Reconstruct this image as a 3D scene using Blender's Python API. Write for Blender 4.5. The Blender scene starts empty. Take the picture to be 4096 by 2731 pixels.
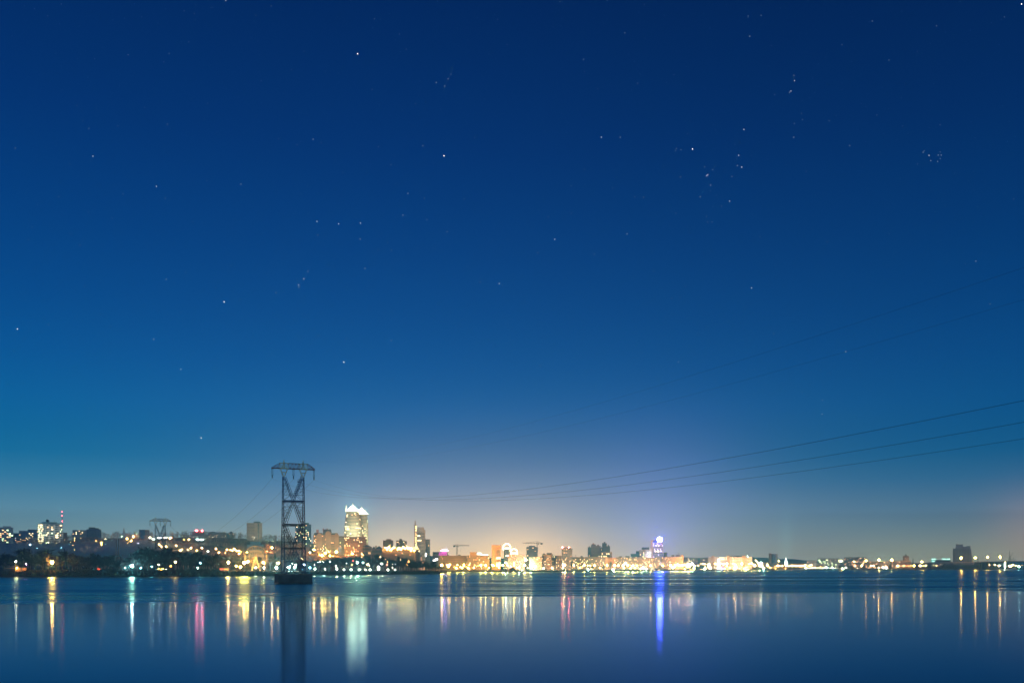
import bpy, math, random
from mathutils import Vector, Matrix
R = random.Random(7)
rad = math.radians
S = bpy.context.scene
col = S.collection

# ------------------------------------------------------------------ camera
F, H, HY, CX, SW, SH = 3650.0, 11.0, 2262.0, 2048.0, 4096.0, 2731.0
cam = bpy.data.cameras.new('camera'); cam_o = bpy.data.objects.new('camera', cam); col.objects.link(cam_o)
cam_o.location = (0, 0, H); cam_o.rotation_euler = (rad(90), 0, 0)
cam.sensor_width = 36; cam.lens = 36*F/SW
cam.shift_y = (HY - SH/2)/SW
cam.clip_start = 0.5; cam.clip_end = 60000
S.camera = cam_o

# ------------------------------------------------------------------ render and view
S.render.engine = 'CYCLES'
c = S.cycles
c.use_denoising = True
c.use_light_tree = True
c.max_bounces = 4; c.diffuse_bounces = 2; c.glossy_bounces = 2; c.transmission_bounces = 1; c.volume_bounces = 0; c.transparent_max_bounces = 4
c.sample_clamp_indirect = 4.0
c.caustics_reflective = False; c.caustics_refractive = False
c.use_adaptive_sampling = False
c.filter_width = 1.5
S.view_settings.view_transform = 'Standard'; S.view_settings.look = 'None'
S.view_settings.exposure = 0.0; S.view_settings.gamma = 1.0

def lin(c8):
    return tuple(((v/255)/12.92 if v <= 10 else ((v/255+.055)/1.055)**2.4) for v in c8)

# ------------------------------------------------------------------ night sky (world)
W = bpy.data.worlds.new("World"); S.world = W; W.use_nodes = True
nt = W.node_tree; nt.nodes.clear()
def N(t, **k):
    n = nt.nodes.new(t)
    for a, b in k.items(): setattr(n, a, b)
    return n
def M(op, a, b=None, c_=None):
    n = N('ShaderNodeMath', operation=op)
    for i, v in enumerate((a, b, c_)):
        if v is None: continue
        if isinstance(v, (int, float)): n.inputs[i].default_value = v
        else: nt.links.new(v, n.inputs[i])
    return n.outputs[0]
tc = N('ShaderNodeTexCoord'); sep = N('ShaderNodeSeparateXYZ'); nt.links.new(tc.outputs['Generated'], sep.inputs[0])
x, y, z = sep.outputs
el = M('ARCSINE', z)                                   # radians above the horizon
az = M('ARCTAN2', x, y)                                # radians to the right of north
eln = M('MAXIMUM', M('DIVIDE', el, math.pi/2), 0.0)
fac = M('SQRT', eln)
ramp = N('ShaderNodeValToRGB'); nt.links.new(fac, ramp.inputs[0])
stops = [(0,(160,150,128)),(1.0,(140,144,136)),(2.2,(118,140,147)),(3.6,(86,124,150)),(5.0,(46,108,149)),(6.4,(8,96,145)),(7.8,(0,90,145)),
         (9.5,(0,86,147)),(12,(0,77,141)),(15,(0,68,132)),(19,(0,58,121)),(24.5,(0,46,107)),(32,(0,35,89)),(90,(0,14,48))]
cr = ramp.color_ramp
while len(cr.elements) < len(stops): cr.elements.new(0.5)
for e, (d, cc) in zip(cr.elements, stops):
    e.position = math.sqrt(d/90.0)
for e, (d, cc) in zip(cr.elements, stops):
    e.color = (*lin(cc), 1)
# the right side of the sky is darker than the left
side = N('ShaderNodeMapRange'); side.interpolation_type = 'SMOOTHSTEP'
nt.links.new(az, side.inputs[0]); side.inputs[1].default_value = -0.2; side.inputs[2].default_value = 0.56
side.inputs[3].default_value = 1.0; side.inputs[4].default_value = 0.74
vm = N('ShaderNodeVectorMath', operation='SCALE'); nt.links.new(ramp.outputs[0], vm.inputs[0]); nt.links.new(side.outputs[0], vm.inputs['Scale'])
acc = vm.outputs[0]
def glow(px, py, rgb, sx, sy):
    """city light scattered in the air: a soft dome of light round one direction of the sky"""
    global acc
    a0 = math.atan((px-CX)/F); e0 = math.atan((HY-py)/F)
    da = M('DIVIDE', M('SUBTRACT', az, a0), sx/F); de = M('DIVIDE', M('SUBTRACT', el, e0), sy/F)
    g = M('EXPONENT', M('MULTIPLY', M('ADD', M('MULTIPLY', da, da), M('MULTIPLY', de, de)), -1.0))
    m = N('ShaderNodeVectorMath', operation='SCALE'); m.inputs[0].default_value = rgb; nt.links.new(g, m.inputs['Scale'])
    ad = N('ShaderNodeVectorMath', operation='ADD'); nt.links.new(acc, ad.inputs[0]); nt.links.new(m.outputs[0], ad.inputs[1]); acc = ad.outputs[0]
HZ = .00025
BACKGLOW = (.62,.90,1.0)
GLOWS = [(2100,2270,(.36,.19,.06),500,140),(2070,2230,(.46,.23,.045),220,145),(1590,2240,(.50,.29,.08),210,160),(1950,2100,(.20,.115,.085),820,270),(-100,1800,(0,.010,.002),1000,300),
         (2640,2140,(.03,.03,.12),150,110),(4190,2150,(.20,.08,.03),170,130),(3750,2230,(.07,.075,.02),420,90),
         (1410,2040,(.02,.07,.09),60,70),(3144,2190,(.015,.05,.045),22,120),(850,2200,(.06,.05,.02),400,90),(2650,2000,(.03,.02,.09),300,260),(150,2150,(.0,.035,.01),600,250)]
for g_ in GLOWS: glow(*g_)
# the sky is seen through the haze below: beyond it the low sky is that much brighter
pl = M('MINIMUM', M('DIVIDE', 289.0, M('MAXIMUM', z, .01)), 5100.0)
tr = M('EXPONENT', M('MULTIPLY', pl, HZ*.78))
ms_ = N('ShaderNodeVectorMath', operation='SCALE'); nt.links.new(acc, ms_.inputs[0]); nt.links.new(tr, ms_.inputs['Scale']); acc = ms_.outputs[0]
# unseen near-bank city glow, added behind the camera to lift facades and haze
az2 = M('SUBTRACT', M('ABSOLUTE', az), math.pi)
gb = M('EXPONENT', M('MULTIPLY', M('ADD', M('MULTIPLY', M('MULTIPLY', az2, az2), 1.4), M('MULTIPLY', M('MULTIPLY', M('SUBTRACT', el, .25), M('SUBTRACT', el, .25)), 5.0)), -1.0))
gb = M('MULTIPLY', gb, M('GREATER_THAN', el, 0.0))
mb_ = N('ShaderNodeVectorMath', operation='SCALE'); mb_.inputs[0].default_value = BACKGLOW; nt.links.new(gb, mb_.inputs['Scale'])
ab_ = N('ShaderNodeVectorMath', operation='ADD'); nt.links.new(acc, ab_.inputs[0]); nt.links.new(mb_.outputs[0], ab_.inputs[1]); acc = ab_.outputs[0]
nis = N('ShaderNodeTexSky'); nis.sky_type = 'NISHITA'; nis.sun_disc = False; nis.sun_elevation = rad(-4); nis.sun_rotation = rad(200)
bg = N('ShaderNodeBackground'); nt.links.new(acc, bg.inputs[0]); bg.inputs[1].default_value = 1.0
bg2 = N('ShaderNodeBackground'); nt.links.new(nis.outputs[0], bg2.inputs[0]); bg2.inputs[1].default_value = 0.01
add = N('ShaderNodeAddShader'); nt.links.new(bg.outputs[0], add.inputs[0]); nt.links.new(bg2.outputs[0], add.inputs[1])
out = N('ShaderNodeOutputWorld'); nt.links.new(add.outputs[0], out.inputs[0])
W.cycles.sampling_method = 'NONE'

# ------------------------------------------------------------------ materials
MATS = {}
def mat(name, color, rough=0.7, var=0.25, scale=0.6, metal=0.0, spec=0.3):
    if name in MATS: return MATS[name]
    m = bpy.data.materials.new(name); m.use_nodes = True; t = m.node_tree; b = t.nodes['Principled BSDF']
    b.inputs['Roughness'].default_value = rough; b.inputs['Metallic'].default_value = metal
    b.inputs['Specular IOR Level'].default_value = spec
    if var > 0:
        tcn = t.nodes.new('ShaderNodeTexCoord'); no = t.nodes.new('ShaderNodeTexNoise'); no.inputs['Scale'].default_value = scale; no.inputs['Detail'].default_value = 3
        t.links.new(tcn.outputs['Object'], no.inputs['Vector'])
        mr = t.nodes.new('ShaderNodeMapRange'); mr.inputs[1].default_value = .3; mr.inputs[2].default_value = .7
        mr.inputs[3].default_value = 1-var; mr.inputs[4].default_value = 1+var
        t.links.new(no.outputs[0], mr.inputs[0])
        sc = t.nodes.new('ShaderNodeVectorMath'); sc.operation = 'SCALE'; sc.inputs[0].default_value = color
        t.links.new(mr.outputs[0], sc.inputs['Scale']); t.links.new(sc.outputs[0], b.inputs['Base Color'])
    else: b.inputs['Base Color'].default_value = (*color, 1)
    MATS[name] = m; return m
def emit(name, color, strength, sample=True, var=0):
    if name in MATS: return MATS[name]
    m = bpy.data.materials.new(name); m.use_nodes = True; t = m.node_tree; t.nodes.clear()
    e = t.nodes.new('ShaderNodeEmission'); e.inputs[0].default_value = (*color, 1); e.inputs[1].default_value = strength
    o = t.nodes.new('ShaderNodeOutputMaterial'); t.links.new(e.outputs[0], o.inputs[0])
    m.cycles.emission_sampling = 'FRONT' if sample else 'NONE'
    MATS[name] = m; return m
STEEL_B = mat('blue_grey_steel', (.004,.034,.13), .6, .2, .3)
STEEL_R = mat('rust_red_steel', (.14,.05,.05), .7, .3, .4)
STEEL_D = mat('dark_steel', (.03,.03,.045), .6, .2, .4)
PALE = mat('weathered_white_steel', (.40,.42,.24), .7, .2, .5)
INSUL = mat('insulator_glass', (.02,.09,.13), .25, .1, 2)
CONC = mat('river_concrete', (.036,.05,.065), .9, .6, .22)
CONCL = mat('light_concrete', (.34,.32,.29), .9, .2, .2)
BARK = mat('bark', (.018,.02,.026), .9, .3, 2)
TWIG = mat('bare_twigs', (.013,.017,.026), .9, .3, 1)
TWIGB = mat('brown_twigs', (.36,.25,.16), .9, .3, .02)  # brown raised so the colour itself carries lamplight on the hillside trees
NEEDLE = mat('conifer_needles', (.02,.04,.025), .9, .3, 1)
GLASSD = mat('dark_window_glass', (.03,.04,.055), .2, .2, .1, spec=.6)
ROOFD = mat('dark_roof', (.05,.05,.06), .8, .2, .2)
ROOFT = mat('slate_roof', (.06,.075,.12), .7, .2, .3)
WALLS = dict(
 tan=mat('tan_plaster', (.30,.22,.155), .9, .12, .12), beige=mat('beige_panel', (.34,.28,.21), .9, .12, .1),
 brick=mat('orange_brick', (.26,.175,.125), .9, .2, .15), brown=mat('brown_panel', (.26,.19,.13), .9, .15, .12),
 pale=mat('pale_panel', (.52,.53,.50), .9, .1, .1), white=mat('white_panel', (.66,.66,.62), .9, .08, .1),
 blue=mat('blue_grey_panel', (.16,.21,.30), .9, .15, .12), grey=mat('grey_panel', (.26,.28,.30), .9, .15, .12),
 dark=mat('dark_blue_panel', (.06,.08,.14), .9, .15, .12), teal=mat('teal_panel', (.22,.36,.36), .9, .1, .1),
 mauve=mat('mauve_panel', (.34,.24,.27), .9, .12, .1), orange=mat('orange_plaster', (.38,.22,.11), .9, .12, .1))
WIN = dict(w=emit('window_light_warm', (1,.60,.24), 4, False), y=emit('window_light_bright', (1,.74,.36), 9, False),
 g=emit('window_light_green', (.72,1,.5), 6, False), b=emit('window_light_blue', (.55,.75,1), 5, False),
 o=emit('window_light_orange', (1,.5,.2), 3, False), d=emit('window_light_dim', (1,.7,.4), 1.0, False), v=emit('window_light_violet', (.6,.6,1), 4, False))
LCOL = dict(o=(1,.36,.06), y=(1,.42,.06), w=(1,.82,.52), g=(.62,1,.80), c=(.25,.85,1), r=(1,.08,.05), b=(.55,.7,1), p=(1,.35,.75), q=(1,.40,.12))
LPOW = {1:(.36,120), 2:(.46,780), 3:(.82,2100), 4:(1.15,2400), 5:(.38,1100)}
def lampmat(c_, s):
    k = LPOW[s][1]
    return emit('lamp_light_%s_%d' % (c_, s), LCOL[c_], k, s > 1)

# ------------------------------------------------------------------ geometry helpers
def X(px, D): return (px-CX)/F*D
def Z(py, D): return H-(py-HY)/F*D
def lerp(tab, x):
    if x <= tab[0][0]: return tab[0][1]
    for (a, b), (c_, d) in zip(tab, tab[1:]):
        if x <= c_: return b+(d-b)*(x-a)/(c_-a)
    return tab[-1][1]
class MB:
    def __init__(s): s.v = []; s.f = []; s.m = []
    def face(s, pts, mi=0):
        n = len(s.v); s.v += [tuple(p) for p in pts]; s.f.append(tuple(range(n, n+len(pts)))); s.m.append(mi)
    def hexa(s, p, mi=0):
        n = len(s.v); s.v += [tuple(q) for q in p]
        for f in ((0,3,2,1),(4,5,6,7),(0,1,5,4),(1,2,6,5),(2,3,7,6),(3,0,4,7)):
            s.f.append(tuple(n+i for i in f)); s.m.append(mi)
    def box(s, x0, x1, y0, y1, z0, z1, mi=0):
        s.hexa([(x0,y0,z0),(x1,y0,z0),(x1,y1,z0),(x0,y1,z0),(x0,y0,z1),(x1,y0,z1),(x1,y1,z1),(x0,y1,z1)], mi)
    def bar(s, p, q, w, mi=0, w2=None):
        p = Vector(p); q = Vector(q); d = (q-p)
        if d.length < 1e-6: return
        d.normalize(); u = d.cross(Vector((0,0,1)) if abs(d.z) < .9 else Vector((0,1,0))).normalized(); v = d.cross(u)
        w2 = w if w2 is None else w2
        a = [p+(-u-v)*w/2, p+(u-v)*w/2, p+(u+v)*w/2, p+(-u+v)*w/2]; b = [q+(-u-v)*w2/2, q+(u-v)*w2/2, q+(u+v)*w2/2, q+(-u+v)*w2/2]
        s.hexa(a+b, mi)
    def prism(s, pts, y0, y1, mi=0):
        """outline in x,z pushed from y0 to y1"""
        n = len(pts); s.face([(a,y0,b) for a, b in pts], mi); s.face([(a,y1,b) for a, b in reversed(pts)], mi)
        for i in range(n):
            a, b = pts[i], pts[(i+1) % n]; s.face([(a[0],y0,a[1]),(a[0],y1,a[1]),(b[0],y1,b[1]),(b[0],y0,b[1])], mi)
    def lathe(s, prof, n=20, cx=0, cy=0, mi=0, a0=0, a1=2*math.pi):
        full = abs(a1-a0-2*math.pi) < 1e-6; k = n if full else n+1; base = len(s.v)
        for r, z_ in prof:
            for i in range(k):
                a = a0+(a1-a0)*i/n; s.v.append((cx+r*math.cos(a), cy+r*math.sin(a), z_))
        for j in range(len(prof)-1):
            for i in range(n):
                i2 = (i+1) % k
                s.f.append((base+j*k+i, base+j*k+i2, base+(j+1)*k+i2, base+(j+1)*k+i)); s.m.append(mi)
    def mesh(s, name, mats):
        me = bpy.data.meshes.new(name); me.from_pydata(s.v, [], s.f)
        for m in (mats if isinstance(mats, (list, tuple)) else [mats]): me.materials.append(m)
        if any(s.m): me.polygons.foreach_set('material_index', s.m)
        me.update(); return me
    def build(s, name, mats, parent=None, loc=(0,0,0)):
        return mk(name, s.mesh(name, mats), parent, loc)
def mk(name, data, parent=None, loc=(0,0,0), scale=None, rz=0):
    o = bpy.data.objects.new(name, data); col.objects.link(o); o.location = loc
    if parent is not None: o.parent = parent
    if scale is not None: o.scale = scale
    if rz: o.rotation_euler = (0,0,rz)
    return o
def tag(o, label=None, cat=None, group=None, kind=None):
    if label: o['label'] = label
    if cat: o['category'] = cat
    if group: o['group'] = group
    if kind: o['kind'] = kind
    return o
def thing(name, label, cat, loc, rz=0, group=None):
    o = mk(name, None, None, loc, None, rz); o.empty_display_size = 1
    return tag(o, label, cat, group)
ICO = None
def ico():
    global ICO
    if ICO is None:
        t = (1+5**.5)/2; l = (1+t*t)**.5
        v = [(-1,t,0),(1,t,0),(-1,-t,0),(1,-t,0),(0,-1,t),(0,1,t),(0,-1,-t),(0,1,-t),(t,0,-1),(t,0,1),(-t,0,-1),(-t,0,1)]
        f = [(0,11,5),(0,5,1),(0,1,7),(0,7,10),(0,10,11),(1,5,9),(5,11,4),(11,10,2),(10,7,6),(7,1,8),(3,9,4),(3,4,2),(3,2,6),(3,6,8),(3,8,9),(4,9,5),(2,4,11),(6,2,10),(8,6,7),(9,8,1)]
        ICO = ([(a/l,b/l,c_/l) for a, b, c_ in v], f)
    return ICO
def ball_mesh(name, m):
    me = bpy.data.meshes.new(name); v, f = ico(); me.from_pydata(v, [], f); me.materials.append(m); return me
BALL = {}
def ball(name, m, parent, loc, r):
    if m.name not in BALL: BALL[m.name] = ball_mesh(name, m)
    return mk(name, BALL[m.name], parent, loc, (r,r,r))
ONES = 'zeroth first second third fourth fifth sixth seventh eighth ninth tenth eleventh twelfth thirteenth fourteenth fifteenth sixteenth seventeenth eighteenth nineteenth'.split()
TENS = {2:('twentieth','twenty'),3:('thirtieth','thirty'),4:('fortieth','forty'),5:('fiftieth','fifty'),6:('sixtieth','sixty'),7:('seventieth','seventy'),8:('eightieth','eighty'),9:('ninetieth','ninety')}
def ordw(n):
    if n < 20: return ONES[n]
    return TENS[n//10][0] if n % 10 == 0 else TENS[n//10][1]+'-'+ONES[n % 10]
def c1(a, b): return (a/4.2, 1980+b/4.2)
def c2(a, b): return (500+a/4.2, 1980+b/4.2)
def c4(a, b): return (1200+a/4.2, 1980+b/4.2)
def c5(a, b): return (1700+a/4.2, 1980+b/4.2)
def c6(a, b): return (2200+a/4.2, 1980+b/4.2)
def c7(a, b): return (2700+a/4.2, 1980+b/4.2)
def c8(a, b): return (3200+a/2.625, 1980+b/2.625)
def c3(a, b): return (1040+a/8.254, 2180+b/8.254)

# ------------------------------------------------------------------ terrain
SHORE = [(-1500,880),(-300,890),(500,892),(950,955),(1200,1004),(1400,1060),(1600,1147),(1700,1217),(1765,1260),(1800,1590),(2000,1610),(2300,1680),(2600,1912),(2900,2113),(3100,2250),
         (3250,2600),(3500,2680),(3780,2650),(3960,2620),(4100,2720),(4500,2800),(6000,2900)]
def shore(px): return lerp(SHORE, px)
BANK = [(0,5.8),(950,5.6),(1200,5.0),(1600,4.6),(1760,4.0),(1800,2.6),(2600,2.2),(3200,1.6),(3700,2.5),(3790,5),(3950,5),(3970,2),(6000,3)]
CREST = [(-1500,2165),(0,2168),(150,2172),(300,2155),(450,2148),(600,2150),(750,2143),(900,2148),(1050,2158),(1200,2165),(1400,2192),(1600,2214),(1700,2240),(1780,2256),(2000,2258),(3000,2258),(6000,2262)]
MOUND = [(3700,0),(3790,11),(3930,11),(3965,0)]
def sm(t): t = max(0, min(1, t)); return t*t*(3-2*t)
def g(px, D):
    s = D-shore(px); b = lerp(BANK, px)
    if s < 0: return -0.6+s*0.02
    quay = 1.5 if px > 1790 else 14.0
    z_ = b*min(1, s/quay) if s < 30 else b
    if s < quay: return -0.6+(b+.6)*s/quay
    z_ = b+min(1, max(0, s-30)/120)*1.2
    Dc = max(2000, shore(px)+400); d0 = shore(px)+170
    cz = H-(lerp(CREST, px)-HY)/F*Dc
    if D > d0:
        t = sm((D-d0)/(Dc-d0)*.92+.04) if D < Dc else 1
        t = (D-d0)/(Dc-d0) if D < Dc else 1
        z_ += (cz-z_)*(0.35*t+0.65*sm(t))
    z_ += lerp(MOUND, px)*sm((s-10)/60) if 3700 < px < 3965 and s < 600 else 0
    return z_
def solve(px, py, h=0.0, d0=None, dmax=2600):
    """distance at which a point seen at py stands h above the ground"""
    D = d0 or shore(px)+15
    while D < dmax:
        if Z(py, D)-g(px, D) <= h: return D
        D += 10
    return None
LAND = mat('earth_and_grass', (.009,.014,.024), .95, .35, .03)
def lamplit_litter_tint():
    # dry-leaf colour on higher ground, paled to stand in for lamplight on the hill
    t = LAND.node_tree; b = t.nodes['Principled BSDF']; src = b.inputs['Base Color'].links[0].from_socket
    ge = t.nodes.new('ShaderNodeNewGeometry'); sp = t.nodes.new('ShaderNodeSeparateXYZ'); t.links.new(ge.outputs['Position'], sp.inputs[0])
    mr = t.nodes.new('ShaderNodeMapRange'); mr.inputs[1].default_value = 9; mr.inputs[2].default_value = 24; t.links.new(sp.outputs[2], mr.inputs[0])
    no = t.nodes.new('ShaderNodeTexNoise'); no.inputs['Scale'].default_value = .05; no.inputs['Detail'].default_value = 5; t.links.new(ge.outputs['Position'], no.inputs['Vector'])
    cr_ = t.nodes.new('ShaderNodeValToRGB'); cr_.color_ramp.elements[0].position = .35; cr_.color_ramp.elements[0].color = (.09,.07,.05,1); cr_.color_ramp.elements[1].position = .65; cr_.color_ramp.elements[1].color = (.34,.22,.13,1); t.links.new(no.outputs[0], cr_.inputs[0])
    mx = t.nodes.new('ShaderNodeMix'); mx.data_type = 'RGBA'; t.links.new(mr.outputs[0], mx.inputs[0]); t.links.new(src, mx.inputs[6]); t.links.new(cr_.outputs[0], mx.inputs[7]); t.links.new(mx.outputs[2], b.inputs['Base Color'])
lamplit_litter_tint()
def build_ground():
    pxs = [-3200,-2400,-1500,-900]+list(range(-500, 1650, 50))+list(range(1650, 1830, 12))+list(range(1850, 3150, 50))+list(range(3150, 4000, 25))+[4000,4100,4250,4500,5000,6000,8000]
    offs = [-120,-20,0,1.5,6,10,14,22,30,60,100,150,200,260,330,420,520,640,780,940,1150,1400,1800,2500,4000]
    v = []; f = []; n = len(offs)
    for p in pxs:
        for o in offs:
            D = shore(p)+o; v.append((X(p, D), D, g(p, D)))
    for i in range(len(pxs)-1):
        for j in range(n-1): f.append((i*n+j, (i+1)*n+j, (i+1)*n+j+1, i*n+j+1))
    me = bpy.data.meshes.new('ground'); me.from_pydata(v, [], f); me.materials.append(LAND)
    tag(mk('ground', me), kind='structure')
build_ground()
def strip(name, p0, p1, s0, s1, m, up=0.03, step=10):
    v = []; f = []; p = p0; k = 0
    while p <= p1:
        for s in (s0, (s0+s1)/2, s1):
            D = shore(p)+s; v.append((X(p, D), D, g(p, D)+up))
        p += step; k += 1
    for i in range(k-1):
        for j in (0, 1): f.append((i*3+j, (i+1)*3+j, (i+1)*3+j+1, i*3+j+1))
    me = bpy.data.meshes.new(name); me.from_pydata(v, [], f); me.materials.append(m); tag(mk(name, me), kind='structure')
PAVE = mat('pale_paving', (.45,.43,.40), .85, .15, .05); ASPH = mat('asphalt', (.09,.085,.08), .8, .2, .05)
strip('promenade', 860, 1660, 15.5, 29, PAVE, .12); strip('promenade', 1805, 3100, 4, 26, PAVE, .12); strip('road', 1805, 3100, 29, 52, ASPH, .12)
def hills():
    prof = [(-2500,2225),(900,2215),(1400,2222),(1750,2226),(2100,2236),(2500,2240),(2650,2234),(2760,2225),(2850,2230),(2960,2224),(3030,2226),(3100,2230),(3180,2238),(3300,2247),(3480,2250),(3650,2247),(3900,2249),(4200,2246),(6500,2244)]
    v = []; f = []; ds = [(3700,0),(4000,.45),(4400,.85),(4700,1),(5100,.9)]; p = -2500; k = 0
    while p <= 6500:
        for D, t in ds:
            top = Z(lerp(prof, p)+2.5*math.sin(p*.021)+1.5*math.sin(p*.057), 4700); v.append((X(p, D), D, 8+(top-8)*t))
        p += 25; k += 1
    n = len(ds)
    for i in range(k-1):
        for j in range(n-1): f.append((i*n+j,(i+1)*n+j,(i+1)*n+j+1,i*n+j+1))
    me = bpy.data.meshes.new('hills'); me.from_pydata(v, [], f); me.materials.append(mat('wooded_hill', (.06,.075,.09), .95, .3, .01)); tag(mk('hills', me), kind='structure')
hills()

# ------------------------------------------------------------------ river
def water():
    m = bpy.data.materials.new('river_water'); m.use_nodes = True; t = m.node_tree; t.nodes.clear()
    def n(ty, **k):
        q = t.nodes.new(ty)
        for a, b in k.items(): setattr(q, a, b)
        return q
    L = t.links.new
    def mth(op, a, b=None):
        q = n('ShaderNodeMath', operation=op)
        for i, v in enumerate((a, b)):
            if v is None: continue
            if isinstance(v, (int, float)): q.inputs[i].default_value = v
            else: L(v, q.inputs[i])
        return q.outputs[0]
    def mr(src, a, b, c_, d, smooth=False):
        q = n('ShaderNodeMapRange'); q.interpolation_type = 'SMOOTHSTEP' if smooth else 'LINEAR'
        L(src, q.inputs[0])
        for i, v in enumerate((a, b, c_, d)): q.inputs[i+1].default_value = v
        return q.outputs[0]
    geo = n('ShaderNodeNewGeometry'); sp = n('ShaderNodeSeparateXYZ'); L(geo.outputs['Position'], sp.inputs[0])
    def noise(sx, sy, detail=3, off=0):
        mp = n('ShaderNodeMapping'); L(geo.outputs['Position'], mp.inputs[0]); mp.inputs['Scale'].default_value = (sx, sy, 1); mp.inputs['Location'].default_value = (off, off*.7, 0)
        q = n('ShaderNodeTexNoise'); q.inputs['Scale'].default_value = 1; q.inputs['Detail'].default_value = detail; L(mp.outputs[0], q.inputs['Vector']); return q.outputs[0]
    yy = sp.outputs[1]; xx = sp.outputs[0]
    # the wind line: calm water on the near side, rippled water beyond; it lies farther off towards the right
    wob = mth('MULTIPLY', mth('SUBTRACT', noise(.008, .012, 2), .5), 60)
    line = mth('ADD', mth('ADD', mth('MULTIPLY', xx, .33), 318), wob)
    d = mth('SUBTRACT', yy, line)
    d = mth('ADD', d, mth('MULTIPLY', mth('SUBTRACT', noise(.004, .09, 3, 77), .5), 110)); d = mth('ADD', d, mth('MULTIPLY', mth('SUBTRACT', noise(.012, .25, 3, 43), .5), 50)); rip = mr(d, -26, 42, 0, 1, True)
    # long bands of smoother and rougher water across the river
    b1 = mr(noise(.0035, .055, 4), .40, .62, 0, 1); b2 = mr(noise(.0018, .018, 4, 31), .42, .6, 0, 1)
    band = mth('ADD', mth('MULTIPLY', b1, .55), mth('MULTIPLY', b2, .45))
    r_far = mr(band, 0, 1, .21, .46)
    r_near = mr(noise(.02, .12, 3, 9), .3, .7, .108, .124)
    mixr = n('ShaderNodeMix'); mixr.data_type = 'FLOAT'; L(rip, mixr.inputs[0]); L(r_near, mixr.inputs[2]); L(r_far, mixr.inputs[3])
    gl = n('ShaderNodeBsdfGlossy'); gl.distribution = 'BECKMANN'; L(mixr.outputs[0], gl.inputs['Roughness'])
    tint = n('ShaderNodeMix'); tint.data_type = 'RGBA'; L(rip, tint.inputs[0]); tint.inputs[6].default_value = (.38,.62,.86,1); tint.inputs[7].default_value = (.34,.64,.60,1); L(tint.outputs[2], gl.inputs['Color'])
    bmp = n('ShaderNodeBump'); bmp.inputs['Strength'].default_value = 1.0; bmp.inputs['Distance'].default_value = 1.0
    hgt = mth('MULTIPLY', noise(.35, .9, 2, 5), .005)
    L(hgt, bmp.inputs['Height']); L(bmp.outputs[0], gl.inputs['Normal'])
    fr = n('ShaderNodeFresnel'); fr.inputs[0].default_value = 1.33
    df = n('ShaderNodeBsdfDiffuse'); df.inputs[0].default_value = (.004,.02,.045,1)
    mx = n('ShaderNodeMixShader'); L(fr.outputs[0], mx.inputs[0]); L(df.outputs[0], mx.inputs[1]); L(gl.outputs[0], mx.inputs[2])
    o = n('ShaderNodeOutputMaterial'); L(mx.outputs[0], o.inputs[0])
    v = [(-9000,-300,0),(9000,-300,0),(9000,3600,0),(-9000,3600,0)]
    me = bpy.data.meshes.new('river'); me.from_pydata(v, [], [(0,1,2,3)]); me.materials.append(m); tag(mk('river', me), kind='structure')
water()

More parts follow.
